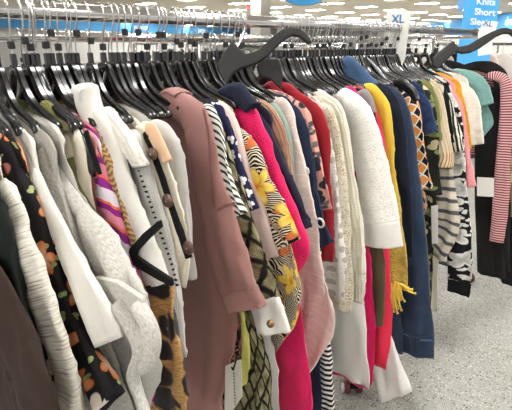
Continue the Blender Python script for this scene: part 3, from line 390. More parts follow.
 {'kind': 'blouse', 'cat': 'blouse', 'label': 'blush pink pleated blouse with fluffy texture and long lobed sleeve', 'y': 0.92, 'mat': 'blush_pleat', 'hem': 0.75, 'th': 0.028, 'bth': 0.026, 'bw': 0.2, 'amp': 1.0, 'fold': 1.0, 's': [(0.1215, 1.2938, 0.03), (0.1495, 1.3091, 0.045), (0.184, 1.2964, 0.055), (0.2093, 1.2449, 0.06), (0.2326, 1.1663, 0.065), (0.2681, 1.0498, 0.07), (0.2982, 0.9279, 0.075), (0.3227, 0.799, 0.08), (0.332, 0.7061, 0.08)], 'b': [(0.1832, 1.226), (0.2292, 1.0973), (0.2777, 0.9365), (0.3252, 0.8158), (0.3562, 0.7498), (0.3601, 0.6932), (0.3441, 0.6281), (0.3163, 0.5606), (0.2861, 0.4996), (0.2611, 0.4545)], 'bm': 'blush_pleat'},
 {'kind': 'blouse', 'cat': 'blouse', 'label': 'navy blouse with white ring prints and slit cuff in front of the red cardigan', 'y': 0.95, 'mat': 'navy_rings', 'hem': 0.75, 'th': 0.028, 'bth': 0.026, 'bw': 0.2, 'amp': 1.0, 'fold': 1.0, 's': [(0.1489, 1.2935, 0.04), (0.1976, 1.2742, 0.055), (0.231, 1.2015, 0.065), (0.2614, 1.0693, 0.07), (0.293, 0.9849, 0.085), (0.3255, 0.9385, 0.09)], 'b': [(0.1864, 1.2225), (0.2225, 1.0315), (0.2489, 0.8549), (0.2736, 0.6644), (0.296, 0.532), (0.3182, 0.4123), (0.3389, 0.2026)], 'parts': [('disc', 'ring', 'ring_white', (0.2954, 0.9918), 0.012, -0.028), ('disc', 'ring', 'ring_white', (0.2422, 1.125), 0.009, -0.028)]},
 {'kind': 'blouse', 'cat': 'blouse', 'label': 'blush blouse printed with black feathers and white dots, ending in a flared cuff', 'y': 0.978, 'mat': 'blush_feather', 'hem': 0.8, 'th': 0.028, 'bth': 0.026, 'bw': 0.2, 'amp': 1.0, 'fold': 1.0, 's': [(0.1183, 1.294, 0.03), (0.1573, 1.2971, 0.045), (0.1959, 1.2765, 0.055), (0.2259, 1.213, 0.06), (0.2612, 1.1196, 0.075), (0.2974, 1.0192, 0.085)]},
 {'kind': 'cardigan', 'cat': 'cardigan', 'label': 'crimson red long cardigan with pointed collar beside the cream crochet blouse', 'y': 1.03, 'mat': 'red', 'hem': 0.75, 'th': 0.028, 'bth': 0.026, 'bw': 0.2, 'amp': 1.0, 'fold': 1.0, 's': [(0.0541, 1.3362, 0.04), (0.0845, 1.335, 0.055), (0.133, 1.3103, 0.065), (0.1761, 1.2916, 0.075), (0.2117, 1.2648, 0.08), (0.2356, 1.2043, 0.085), (0.2508, 1.0781, 0.09), (0.2669, 0.9451, 0.09), (0.2716, 0.827, 0.09)], 'parts': [('roll', 'collar', 'red_dark', [(0.0041, 1.3233, 0.02), (0.0397, 1.3395, 0.04), (0.0747, 1.3164, 0.05), (0.1094, 1.2798, 0.05)], 0.03, -0.02)]},
 {'kind': 'blouse', 'cat': 'blouse', 'label': 'white eyelet blouse with large scalloped holes at the hem, right of the red cardigan', 'y': 1.06, 'mat': 'white_bigeyelet', 'hem': 0.8, 'th': 0.028, 'bth': 0.026, 'bw': 0.2, 'amp': 1.0, 'fold': 1.0, 's': [(0.1407, 1.2663, 0.03), (0.1764, 1.2639, 0.05), (0.2185, 1.1979, 0.055), (0.2513, 1.0718, 0.06), (0.2796, 0.9239, 0.08), (0.2998, 0.7991, 0.09), (0.3043, 0.697, 0.09)]},
 {'kind': 'blouse', 'cat': 'blouse', 'label': 'cream crochet lace blouse hanging in front of the ribbed cream sweater', 'y': 1.085, 'mat': 'crochet', 'hem': 0.8, 'th': 0.028, 'bth': 0.026, 'bw': 0.2, 'amp': 1.0, 'fold': 1.0, 's': [(0.1433, 1.2728, 0.03), (0.1747, 1.2812, 0.045), (0.2104, 1.2619, 0.055), (0.2386, 1.2, 0.07), (0.2644, 1.0842, 0.075), (0.2902, 0.9354, 0.08), (0.3119, 0.7596, 0.09), (0.3176, 0.6483, 0.09)]},
 {'kind': 'sweater', 'cat': 'sweater', 'label': 'ivory ribbed sweater with a gathered cuff and plain white underlayer', 'y': 1.125, 'mat': 'ivory', 'hem': 0.75, 'th': 0.028, 'bth': 0.026, 'bw': 0.2, 'amp': 1.0, 'fold': 1.0, 's': [(0.0862, 1.2912, 0.03), (0.1225, 1.3114, 0.05), (0.1736, 1.2977, 0.065), (0.2136, 1.2696, 0.07), (0.2385, 1.2119, 0.075), (0.2642, 1.1064, 0.085), (0.2963, 0.9737, 0.1), (0.3277, 0.8187, 0.11), (0.341, 0.6765, 0.12)], 'b': [(0.2095, 1.1427), (0.2564, 0.9959), (0.2977, 0.8426), (0.3301, 0.6792), (0.3504, 0.5773), (0.3615, 0.4984), (0.3813, 0.4062), (0.3819, 0.3615)], 'bm': 'white_cotton', 'cuff': (0.87, 'ivory_gather', 1.0)},
 {'kind': 'blouse', 'cat': 'blouse', 'label': 'big white lace blouse sleeve with a plain crisp turned-up cuff', 'y': 1.24, 'mat': 'white_lace', 'hem': 0.75, 'th': 0.05, 'bth': 0.026, 'bw': 0.2, 'amp': 1.0, 'fold': 1.0, 's': [(0.1046, 1.2898, 0.04), (0.1406, 1.3107, 0.06), (0.1852, 1.2955, 0.075), (0.2261, 1.2687, 0.085), (0.2614, 1.221, 0.095), (0.297, 1.1371, 0.11), (0.3317, 1.0331, 0.12), (0.3678, 0.9208, 0.14), (0.3867, 0.8451, 0.145)], 'cuff': (0.865, 'white_cotton', 1.04)},
 {'kind': 'blouse', 'cat': 'blouse', 'label': 'hot pink punched hole blouse hanging long behind the white lace sleeve', 'y': 1.275, 'mat': 'pink_eyelet2', 'hem': 0.75, 'th': 0.028, 'bth': 0.026, 'bw': 0.2, 'amp': 1.0, 'fold': 1.0, 's': [(0.07, 1.3011, 0.04), (0.1155, 1.3134, 0.055), (0.1617, 1.2946, 0.065), (0.2049, 1.2547, 0.075), (0.2456, 1.1969, 0.075), (0.2769, 1.1287, 0.075), (0.3044, 0.9698, 0.08)], 'b': [(0.1887, 1.115), (0.2262, 0.9512), (0.2616, 0.7793), (0.2837, 0.6328), (0.3047, 0.4995), (0.3151, 0.3544), (0.3173, 0.2473), (0.2954, 0.2105)]},
 {'kind': 'top', 'cat': 'shirt', 'label': 'black top with grey neck trim wedged between hot pink and coral', 'y': 1.305, 'mat': 'black_soft', 'hem': 0.8, 'th': 0.028, 'bth': 0.026, 'bw': 0.2, 'amp': 1.0, 'fold': 1.0, 's': [(0.1087, 1.2984, 0.03), (0.1567, 1.3077, 0.05), (0.1915, 1.2852, 0.05), (0.2211, 1.2377, 0.05), (0.2475, 1.1517, 0.045)], 'parts': [('roll', 'neck_trim', 'grey_plain', [(0.1561, 1.2967, 0.02), (0.1876, 1.308, 0.03), (0.215, 1.2794, 0.03), (0.2294, 1.2407, 0.02)], 0.02, -0.018)]},
 {'kind': 'cardigan', 'cat': 'cardigan', 'label': 'drab olive brown cardigan with a narrow sleeve between two pinks', 'y': 1.32, 'mat': 'drab', 'hem': 0.8, 'th': 0.028, 'bth': 0.026, 'bw': 0.2, 'amp': 1.0, 'fold': 1.0, 's': [(0.1302, 1.2923, 0.03), (0.1709, 1.2951, 0.04), (0.2086, 1.2413, 0.05), (0.2428, 1.0827, 0.05), (0.2752, 0.8434, 0.06), (0.3061, 0.6227, 0.07), (0.3098, 0.4751, 0.06)]},
 {'kind': 'dress', 'cat': 'dress', 'label': 'coral red sleeveless dress hanging long beside the yellow fringed top', 'y': 1.345, 'mat': 'coral', 'hem': 0.4, 'th': 0.028, 'bth': 0.026, 'bw': 0.2, 'amp': 1.0, 'fold': 1.0, 's': [(0.1336, 1.294, 0.03), (0.1719, 1.2838, 0.045), (0.2056, 1.2386, 0.055), (0.2353, 1.1607, 0.06), (0.2693, 0.9795, 0.065), (0.304, 0.7306, 0.07), (0.3297, 0.4977, 0.08), (0.344, 0.2933, 0.085)]},
 {'kind': 'top', 'cat': 'shirt', 'label': 'mustard yellow top with lace lower half and knotted fringe', 'y': 1.39, 'mat': 'mustard_plain', 'hem': 0.75, 'th': 0.028, 'bth': 0.026, 'bw': 0.2, 'amp': 1.0, 'fold': 1.0, 's': [(0.1049, 1.309, 0.03), (0.1499, 1.318, 0.05), (0.1939, 1.2853, 0.055), (0.2252, 1.2295, 0.06), (0.2534, 1.1063, 0.065), (0.2873, 0.9371, 0.07), (0.3199, 0.8162, 0.085), (0.3461, 0.7211, 0.1), (0.359, 0.6145, 0.1)], 'cuff': (0.6, 'yellow_lace', 1.04), 'parts': [('fringe', 'fringe', 'yellow_plain', [((0.2965, 0.6361), (0.3144, 0.5444)), ((0.3086, 0.6327), (0.2966, 0.5618)), ((0.3161, 0.6356), (0.3321, 0.527)), ((0.3271, 0.64), (0.3456, 0.5456)), ((0.3381, 0.6443), (0.3525, 0.5856)), ((0.3489, 0.6485), (0.3755, 0.6433)), ((0.357, 0.6438), (0.3879, 0.6325)), ((0.3299, 0.6491), (0.3244, 0.5612)), ((0.3417, 0.6457), (0.3364, 0.5581)), ((0.2919, 0.6424), (0.2838, 0.6065))], 0.004, -0.03)]},
 {'kind': 'trousers', 'cat': 'trousers', 'label': 'white wide leg trousers with one flared hem nearly touching the speckled floor', 'y': 1.43, 'mat': 'white_cotton', 'hem': 0.75, 'th': 0.028, 'bth': 0.05, 'bw': 0.2, 'amp': 1.0, 'fold': 1.0, 'b': [(0.1308, 1.2229), (0.1947, 0.9043), (0.2606, 0.5127), (0.322, 0.3376), (0.3713, 0.2375), (0.4085, 0.1685)], 'L': [(-0.0415, 1.2073), (0.0731, 0.8768), (0.1623, 0.4736), (0.2121, 0.2837), (0.2477, 0.1542), (0.2778, 0.0387)]},
 {'kind': 'blazer', 'cat': 'blazer', 'label': 'dark navy smooth blazer between the mustard top and the denim jacket', 'y': 1.475, 'mat': 'navy_smooth', 'hem': 0.75, 'th': 0.028, 'bth': 0.026, 'bw': 0.2, 'amp': 1.0, 'fold': 1.0, 's': [(0.0662, 1.3016, 0.04), (0.1171, 1.3148, 0.06), (0.1693, 1.2941, 0.075), (0.2071, 1.2564, 0.085), (0.238, 1.1812, 0.09), (0.2717, 1.0237, 0.095), (0.3064, 0.8635, 0.1), (0.3331, 0.7098, 0.1)], 'b': [(0.1581, 1.2213), (0.2123, 0.975), (0.2536, 0.7493), (0.2846, 0.5485), (0.3164, 0.3822), (0.3334, 0.2729)], 'bm': 'dark_denim'},
 {'kind': 'jacket', 'cat': 'jacket', 'label': 'blue denim jacket with long stitched sleeve and upright collar', 'y': 1.53, 'mat': 'denim', 'hem': 0.55, 'th': 0.055, 'bth': 0.026, 'bw': 0.2, 'amp': 1.0, 'fold': 1.0, 's': [(0.0569, 1.2976, 0.04), (0.1299, 1.2983, 0.06), (0.1863, 1.2776, 0.075), (0.2272, 1.2186, 0.085), (0.2662, 1.0849, 0.1), (0.3114, 0.9071, 0.115), (0.3548, 0.7212, 0.13), (0.3926, 0.5241, 0.14), (0.4366, 0.2863, 0.15)], 'cuff': (0.925, 'denim', 1.04), 'parts': [('roll', 'stitching', 'denim_light', [(0.3208, 0.3591, 0.003), (0.3788, 0.3602, 0.003), (0.4315, 0.3824, 0.003)], 0.003, -0.03), ('roll', 'collar', 'denim_light', [(0.0179, 1.3882, 0.03), (0.0453, 1.4019, 0.06), (0.0912, 1.3736, 0.075), (0.1327, 1.3395, 0.07), (0.1647, 1.3185, 0.05)], 0.035, -0.13)]},
 {'kind': 'blouse', 'cat': 'blouse', 'label': 'orange, black and white diamond check blouse beside the denim jacket', 'y': 1.62, 'mat': 'argyle', 'hem': 0.85, 'th': 0.028, 'bth': 0.026, 'bw': 0.2, 'amp': 1.0, 'fold': 1.0, 's': [(0.1241, 1.2634, 0.03), (0.1708, 1.2739, 0.055), (0.2139, 1.2376, 0.065), (0.2467, 1.1315, 0.07), (0.2773, 1.0155, 0.07), (0.3039, 0.9313, 0.06)], 'b': [(0.1871, 1.1728), (0.2368, 1.0277), (0.2747, 0.917), (0.2939, 0.8611), (0.2891, 0.8064)]},
 {'kind': 'tee', 'cat': 'shirt', 'label': 'royal blue short sleeve tee in front of the green leaf print', 'y': 1.72, 'mat': 'blue', 'hem': 0.85, 'th': 0.028, 'bth': 0.026, 'bw': 0.2, 'amp': 1.0, 'fold': 1.0, 's': [(0.1342, 1.2757, 0.04), (0.1758, 1.2671, 0.055), (0.2169, 1.2253, 0.07), (0.2613, 1.1276, 0.1)]},
 {'kind': 'blouse', 'cat': 'blouse', 'label': 'black blouse with green and cream leaves below the royal blue tee', 'y': 1.77, 'mat': 'leaf_dark', 'hem': 0.75, 'th': 0.028, 'bth': 0.026, 'bw': 0.2, 'amp': 1.0, 'fold': 1.0, 's': [(0.0755, 1.2805, 0.03), (0.1456, 1.2923, 0.045), (0.2002, 1.2462, 0.055), (0.2318, 1.1605, 0.06), (0.2614, 1.0049, 0.07), (0.2853, 0.8632, 0.07)], 'b': [(0.1595, 1.1526), (0.2215, 0.9981), (0.2682, 0.8377), (0.2828, 0.7311), (0.2896, 0.6186), (0.3029, 0.4556), (0.3146, 0.335)], 'parts': [('panel', 'price_tag', 'paper', [(0.2661, 0.8209), (0.2934, 0.832), (0.3155, 0.6718), (0.2919, 0.6599)], 0.002, -0.035)]},
 {'kind': 'jacket', 'cat': 'jacket', 'label': 'olive green jacket shoulder between the royal blue tee and the cream knit', 'y': 1.82, 'mat': 'olive_plain', 'hem': 0.8, 'th': 0.028, 'bth': 0.026, 'bw': 0.2, 'amp': 1.0, 'fold': 1.0, 's': [(0.0749, 1.2974, 0.04), (0.1295, 1.3041, 0.055), (0.1792, 1.2719, 0.06), (0.2133, 1.2004, 0.06), (0.243, 1.0756, 0.05)]},
 {'kind': 'sweater', 'cat': 'sweater', 'label': 'cream sweater with tan striped turned cuff and rust flecked edge', 'y': 1.88, 'mat': 'cream_knit', 'hem': 0.85, 'th': 0.028, 'bth': 0.026, 'bw': 0.2, 'amp': 1.0, 'fold': 1.0, 's': [(0.0768, 1.2983, 0.03), (0.1336, 1.2932, 0.045), (0.18, 1.2601, 0.055), (0.215, 1.1867, 0.065), (0.2456, 1.088, 0.07), (0.2696, 1.0078, 0.075), (0.2734, 0.9529, 0.06)], 'cuff': (0.85, 'tan_stripe', 1.1)},
 {'kind': 'blouse', 'cat': 'blouse', 'label': 'cream and charcoal wide striped blouse with rolled folds under the cream sweater', 'y': 1.915, 'mat': 'wide_stripe', 'hem': 0.85, 'th': 0.028, 'bth': 0.026, 'bw': 0.2, 'amp': 1.5, 'fold': 1.0, 's': [(0.0839, 1.2886, 0.03), (0.1597, 1.24, 0.045), (0.2132, 1.1, 0.06), (0.2592, 0.9567, 0.08), (0.2987, 0.8314, 0.1), (0.3288, 0.7152, 0.11), (0.3189, 0.6076, 0.1), (0.2914, 0.5195, 0.08)]},
 {'kind': 'cardigan', 'cat': 'cardigan', 'label': 'plain black cardigan beside the fine pinstripe blouse', 'y': 1.935, 'mat': 'black_soft', 'hem': 0.8, 'th': 0.028, 'bth': 0.026, 'bw': 0.2, 'amp': 1.0, 'fold': 1.0, 's': [(0.0828, 1.2957, 0.03), (0.1358, 1.2902, 0.045), (0.1839, 1.2484, 0.055), (0.2156, 1.1731, 0.06), (0.2542, 1.0518, 0.06)]},
 {'kind': 'blouse', 'cat': 'blouse', 'label': 'black and cream pinstripe blouse with a pointed sleeve', 'y': 1.955, 'mat': 'pinstripe', 'hem': 0.4, 'th': 0.028, 'bth': 0.026, 'bw': 0.2, 'amp': 1.0, 'fold': 1.0, 's': [(0.102, 1.2832, 0.03), (0.1558, 1.2697, 0.045), (0.2057, 1.2157, 0.05), (0.2542, 1.1125, 0.05), (0.2962, 1.0251, 0.06)], 'b': [(0.1665, 1.1322), (0.2118, 0.8721), (0.242, 0.5903), (0.263, 0.3363), (0.2741, 0.2195)], 'bm': 'pin_cream'},
 {'kind': 'dress', 'cat': 'dress', 'label': 'black dress with bold white flowers and a solid black cuff', 'y': 1.985, 'mat': 'bw_floral', 'hem': 0.55, 'th': 0.028, 'bth': 0.026, 'bw': 0.2, 'amp': 1.0, 'fold': 1.0, 's': [(0.0936, 1.281, 0.03), (0.1609, 1.2681, 0.045), (0.2105, 1.2177, 0.055), (0.2534, 1.1256, 0.065), (0.2895, 0.9711, 0.08), (0.3287, 0.7984, 0.1), (0.3692, 0.6199, 0.11), (0.4015, 0.4416, 0.11), (0.4035, 0.3437, 0.1)], 'cuff': (0.93, 'black_soft', 1.0)},
 {'kind': 'top', 'cat': 'shirt', 'label': 'light pink long sleeve top between the bold flowers and the mustard knit', 'y': 2.015, 'mat': 'pink_light', 'hem': 0.85, 'th': 0.028, 'bth': 0.026, 'bw': 0.2, 'amp': 1.0, 'fold': 1.0, 's': [(0.1037, 1.2756, 0.03), (0.1668, 1.2624, 0.045), (0.2101, 1.2278, 0.055), (0.2449, 1.1636, 0.055), (0.2861, 1.0313, 0.06), (0.3384, 0.8578, 0.07)]},
 {'kind': 'top', 'cat': 'shirt', 'label': 'orange coral top peeking out under the mustard knit shoulder', 'y': 2.05, 'mat': 'orange', 'hem': 0.85, 'th': 0.028, 'bth': 0.026, 'bw': 0.2, 'amp': 1.0, 'fold': 1.0, 's': [(0.0498, 1.2923, 0.03), (0.1142, 1.287, 0.045), (0.1761, 1.2523, 0.05), (0.2139, 1.1999, 0.05), (0.2448, 1.1082, 0.04)]},
 {'kind': 'sweater', 'cat': 'sweater', 'label': 'mustard yellow chunky knit sweater near the right end of the rail', 'y': 2.085, 'mat': 'mustard_knit', 'hem': 0.9, 'th': 0.028, 'bth': 0.026, 'bw': 0.2, 'amp': 1.0, 'fold': 1.0, 's': [(0.041, 1.3121, 0.04), (0.0997, 1.3189, 0.065), (0.1574, 1.2873, 0.075), (0.1999, 1.2344, 0.08), (0.2305, 1.1462, 0.08), (0.2566, 1.061, 0.075), (0.2745, 1.0007, 0.06)]},
 {'kind': 'sweater', 'cat': 'sweater', 'label': 'fluffy off white sweater between the mustard knit and the teal knit', 'y': 2.21, 'mat': 'fluffy_white', 'hem': 0.9, 'th': 0.028, 'bth': 0.026, 'bw': 0.2, 'amp': 1.0, 'fold': 1.0, 's': [(0.0472, 1.2932, 0.04), (0.1183, 1.2875, 0.065), (0.1768, 1.2594, 0.075), (0.2251, 1.2047, 0.085), (0.2573, 1.113, 0.1), (0.2912, 1.0112, 0.12)]},
 {'kind': 'sweater', 'cat': 'sweater', 'label': 'fuzzy teal green sweater, last bright garment before the rail end', 'y': 2.4, 'mat': 'teal', 'hem': 1.0, 'th': 0.05, 'bth': 0.026, 'bw': 0.2, 'amp': 1.0, 'fold': 1.0, 's': [(-0.015, 1.3156, 0.04), (0.0592, 1.3231, 0.065), (0.1385, 1.307, 0.08), (0.1959, 1.2674, 0.09), (0.2393, 1.1711, 0.1)], 'b': [(0.1153, 1.2489), (0.1923, 1.1819), (0.2169, 1.1454), (0.2422, 1.1042), (0.2493, 1.061), (0.2167, 1.0021)]},
 {'kind': 'shirt', 'cat': 'shirt', 'label': 'burgundy and white fine striped shirt with long narrow hanging sleeve at the far right', 'y': 2.66, 'mat': 'burgundy_stripe', 'hem': 0.9, 'th': 0.028, 'bth': 0.026, 'bw': 0.2, 'amp': 1.0, 'fold': 1.0, 's': [(0.1414, 1.3014, 0.03), (0.1964, 1.3132, 0.05), (0.2525, 1.282, 0.05), (0.289, 1.1779, 0.06), (0.3234, 0.9296, 0.07), (0.3551, 0.6662, 0.075), (0.3724, 0.4233, 0.07)], 'sdy': -0.12, 'parts': [('panel', 'bow', 'black_soft', [(0.1495, 1.2627), (0.1834, 1.2644), (0.2499, 1.238), (0.2496, 1.213), (0.1806, 1.2237)], 0.03, -0.03)]},
 {'kind': 'dress', 'cat': 'dress', 'label': 'long plain black dress with a white swing tag, hanging past the rail end', 'y': 2.61, 'mat': 'black_matte', 'hem': 0.75, 'th': 0.028, 'bth': 0.05, 'bw': 0.2, 'amp': 1.0, 'fold': 1.0, 's': [(-0.0245, 1.3283, 0.03), (0.0748, 1.3565, 0.05), (0.1757, 1.3393, 0.07), (0.2433, 1.2485, 0.08), (0.2883, 1.0188, 0.1), (0.3485, 0.6472, 0.12), (0.4105, 0.2337, 0.13)], 'b': [(0.1959, 1.2155), (0.241, 1.0651), (0.3191, 0.6395), (0.4015, 0.1912)], 'L': [(0.0178, 1.2676), (0.0938, 1.0497), (0.1691, 0.6052), (0.2483, 0.175)], 'parts': [('panel', 'swing_tag', 'paper', [(0.1858, 0.7633), (0.2701, 0.7747), (0.2871, 0.6728), (0.2024, 0.6587)], 0.003, -0.09)]},
 {'kind': 'skirt', 'cat': 'skirt', 'label': 'tan brown skirt with yellow tag at the far right edge', 'y': 2.72, 'mat': 'tan_skirt', 'hem': 0.75, 'th': 0.028, 'bth': 0.05, 'bw': 0.2, 'amp': 1.0, 'fold': 1.0, 'b': [(0.2702, 1.0558), (0.3274, 0.8449), (0.3833, 0.5324)], 'L': [(0.168, 1.0453), (0.2202, 0.8276), (0.285, 0.5079)], 'parts': [('panel', 'yellow_tag', 'lime', [(0.2632, 0.8439), (0.3211, 0.8539), (0.3422, 0.735), (0.2889, 0.7239)], 0.003, -0.05)]},
 {'kind': 'trousers', 'cat': 'trousers', 'label': 'black wide leg trousers hanging low at the far right', 'y': 2.755, 'mat': 'black_soft', 'hem': 0.75, 'th': 0.028, 'bth': 0.05, 'bw': 0.2, 'amp': 1.0, 'fold': 1.0, 'b': [(0.2809, 1.0529), (0.3791, 0.6176), (0.4758, 0.0823)], 'L': [(0.1321, 1.0374), (0.2552, 0.5896), (0.349, 0.1021)]},
]

# ---------------------------------------------------------------- the store
def struct(o): o['kind'] = 'structure'; return o
struct(box('floor', (-70, 15, -12, 75, -.1, 0), 'floor_speckle'))
struct(box('ceiling', (-70, 15, -12, 75, 3.3, 3.4), 'ceiling_tile'))
def wallseg(name, a, b, mat='wall_white', z0=0, z1=3.3, th=.12):
    A = Vector((*a, 0)); B = Vector((*b, 0)); d = (B-A).normalized(); n = Vector((-d.y, d.x, 0))
    pts = [A+Vector((0, 0, z0)), B+Vector((0, 0, z0)), B+Vector((0, 0, z1)), A+Vector((0, 0, z1))]
    return prism(name, pts, n, th, mat)
LW = [(-31.6, 8.0), (-33.6, 14.9), (-45.5, 47.3), (-40, 68)]; RW = [(-40, 68), (-19.2, 45.3), (-8.5, 32.9), (8, 14)]
for i, nm in enumerate(('wall_left', 'wall_side', 'wall_back')): struct(wallseg(nm, LW[i], LW[i+1]))
for i, nm in enumerate(('wall_far', 'wall_right', 'wall_front')): struct(wallseg(nm, RW[i], RW[i+1]))
def inset(P, d):
    return [((x+d*(1 if x < 0 else -1)*.0 + (.94-x)/math.hypot(.94-x, y)*d), y-y/math.hypot(.94-x, y)*d) for x, y in P]
bl = inset(LW[:3], .5); br = inset(RW[1:], .5)
band_left = thing('wall_banner', 'long bright blue banner band high on the distant left wall, seen behind the rail', 'banner', (*bl[1], 2.4))
band_right = thing('wall_banner', 'bright blue banner band with white words on the distant right wall', 'banner', (*br[1], 2.3))
def band(parent, pts, z0, z1):
    for a, b in zip(pts[:-1], pts[1:]):
        o = wallseg('banner_panel', a, b, 'sign_blue', z0, z1, .05); o.parent = parent
        o.location = -Vector(parent.location)
def text(name, body, size, mat, parent, M3, loc, ext=.002, align='CENTER'):
    c = bpy.data.curves.new(name, 'FONT'); c.body = body; c.size = size; c.extrude = ext; c.align_x = align; c.align_y = 'CENTER'; c.offset = size*.018
    c.materials.append(MATS[mat]); o = bpy.data.objects.new(name, c); C.objects.link(o)
    me = bpy.data.meshes.new_from_object(o); bpy.data.objects.remove(o); o = bpy.data.objects.new(name, me); C.objects.link(o)
    mw = M3.to_4x4(); mw.translation = Vector(loc)
    if parent:
        o.parent = parent; mw.translation = Vector(loc)-Vector(parent.location)
    o.matrix_local = mw if parent else mw
    if not parent: o.matrix_world = mw
    return o
from mathutils import Matrix
def basis(xv, zup):                                     # text axes: x along the words, y up
    x = Vector(xv).normalized(); y = (Vector(zup)-x*Vector(zup).dot(x)).normalized(); z = x.cross(y)
    return Matrix((x, y, z)).transposed()
band(band_left, bl, 2.42, 3.24); band(band_right, br, 2.3, 3.24)
def bandtext(parent, A, B, t, word, size, z, off=.06):
    A = Vector((*A, 0)); B = Vector((*B, 0)); d = (B-A).normalized(); p = A+(B-A)*t
    n = Vector((d.y, -d.x, 0)); 
    if n.dot(Vector((.94, 0, 0))-p) < 0: n = -n
    x = d if basis(d, (0, 0, 1)).col[2].dot(n) > 0 else -d
    q = p+n*off; text('lettering', word, size, 'sign_text', parent, basis(x, (0, 0, 1)), (q.x, q.y, z), .01)
bandtext(band_left, bl[1], bl[2], .62, 'better', .75, 2.85); bandtext(band_left, bl[1], bl[2], .30, 'service', .75, 2.85)
bandtext(band_right, br[1], br[2], .05, 'dress for less', .7, 2.75); bandtext(band_right, br[0], br[1], .62, 'Casuals', .7, 2.75)
# ceiling lights
lamp0 = None
for x, y in LIGHTS:
    near = abs(x) < 8 and abs(y) < 12
    if lamp0 is None:
        lamp0 = thing('ceiling_light', '', 'ceiling light', (x, y, 3.3))
        fr = box('frame', (-.54, .54, -.29, .29, -.03, 0), 'tag_white', lamp0)
        df = box('diffuser', (-.50, .50, -.25, .25, -.036, -.028), 'lamp_panel', lamp0); l = lamp0
    else:
        l = lamp0.copy(); C.objects.link(l); l.location = (x, y, 3.3)
        for ch in (fr, df):
            c = ch.copy(); C.objects.link(c); c.parent = l
    if near: l['label'] = 'ceiling light panel above the rack, over the viewer'; l['group'] = 'ceiling lights overhead'
    else: l['label'] = 'rectangular white light panel in the distant ceiling rows'; l['group'] = 'rows of distant ceiling light panels'
# column, exit sign, hanging signs
col = box('support_column', (COL[0]-.22, COL[0]+.22, COL[1]-.22, COL[1]+.22, 0, 3.3), 'column_paint', bev=.01); tag(col, 'square beige support column rising to the ceiling behind the rail', 'column')
ex = thing('exit_sign', 'tiny red sign hanging just left of the beige column', 'sign', (EXIT[0], EXIT[1], EXIT[2]))
prism('sign_panel', [Vector((.3*sx*RIGHT[0], .3*sx*RIGHT[1], .2*sz)) for sx, sz in ((-1,-1),(1,-1),(1,1),(-1,1))], FACE_N, .05, 'exit_red', ex)
tube('drop_rod', [(0, 0, .2), (0, 0, 3.3-EXIT[2])], .01, 'dark_metal', ex)
ov = thing('hanging_sign', 'rounded blue sign hanging from the ceiling above the rail', 'sign', tuple(sum(p[k] for p in OVAL)/24 for k in range(3)))
prism('sign_panel', [Vector(p)-ov.location for p in OVAL], FACE_N, .03, 'sign_blue', ov)
for s in (-1, 1): tube('cord', [Vector(RIGHT)*.3*s, Vector(RIGHT)*.3*s+Vector((0, 0, 3.3-ov.location.z))], .006, 'wire', ov)
sl = thing('hanging_sign', 'small pale blue sign hanging just left of the Knits sign', 'sign', SIGN_L[3])
prism('sign_panel', [Vector(p)-sl.location for p in SIGN_L], FACE_N, .01, 'sign_lightblue', sl)
tube('cord', [Vector(SIGN_L[0])-sl.location, (SIGN_L[0][0]-sl.location.x, SIGN_L[0][1]-sl.location.y, 3.3-sl.location.z)], .004, 'wire', sl)
kn = thing('department_sign', 'tall blue sign reading Knits Short Sleeve at the rail end', 'sign', SIGN[3])
prism('sign_panel', [Vector(p)-kn.location for p in SIGN], FACE_N, .012, 'sign_blue', kn, .002)
TB = basis(RIGHT, UPV); tilt = Matrix.Rotation(math.radians(-4), 3, TB.col[2])
for w, p in zip(('Knits', 'Short', 'Sleeve'), KN): text('lettering', w, .060, 'sign_text', kn, tilt @ TB, p, .001)

# ---------------------------------------------------------------- the rack
rack = thing('clothes_rack', 'long chrome double rail clothes rack carrying all the garments', 'clothes rack', (0, 1.4, 0))
def at(p): return (p[0], p[1]-1.4, p[2])
def rk(name, pts, r, mat='chrome', n=20): return tube(name, [at(p) for p in pts], r, mat, rack, n)
rk('front_rail', [(0, -.25, 1.5), (0, 2.77, 1.5)], .016); rk('rear_rail', [(-.52, -.1, 1.462), (-.52, 2.77, 1.462)], .016)
rk('end_cap', [(0, 2.762, 1.5), (0, 2.80, 1.5)], .021); rk('clamp', [(0, 2.70, 1.5), (0, 2.715, 1.5)], .022)
for yy in (-.2, 2.79):
    rk('cross_bar', [(-.52, yy, 1.48), (0, yy, 1.48)], .012); rk('post', [(-.26, yy, .07), (-.26, yy, 1.48)], .016)
rk('post', [(-.26, 1.44, .07), (-.26, 1.44, 1.42)], .016); rk('cross_bar', [(-.52, 1.44, 1.43), (0, 1.44, 1.43)], .009)
rk('base_bar', [(-.26, -.2, .085), (-.26, 2.79, .085)], .014, 'dark_metal')
for yy in (-.2, 1.44, 2.79):
    rk('foot_bar', [(-.6, yy, .075), (.16, yy, .075)], .013, 'dark_metal')
def caster(x, y, n1='caster'):
    d = Vector((.70, .71, 0))
    V, F = tube_data([at((x, y, .075)), at((x, y, .03))], .012, 10); V, F = tube_data([Vector(at((x, y, .028)))-d*.034, Vector(at((x, y, .028)))+d*.034], .009, 10, V, F)
    c = link('caster', V, F, 'black', rack)
    for s in (-1, 1):
        o = Vector(at((x, y, .028))); prof = [(.014, .010), (.016, .024), (.022, .028), (.034, .028), (.040, .023), (.0405, .012)]
        tube('wheel', [o+d*s*a for a, r in prof], [r for a, r in prof], 'wheel_red', c, 24)
        tube('hub', [o+d*s*.038, o+d*s*.045, o+d*s*.050], [.019, .018, .010], 'wheel_hub', c, 20)
for x, y in ((.15, 1.44), (-.58, 1.44), (.15, 2.79), (-.58, 2.79), (.15, -.2), (-.58, -.2)): caster(x, y)

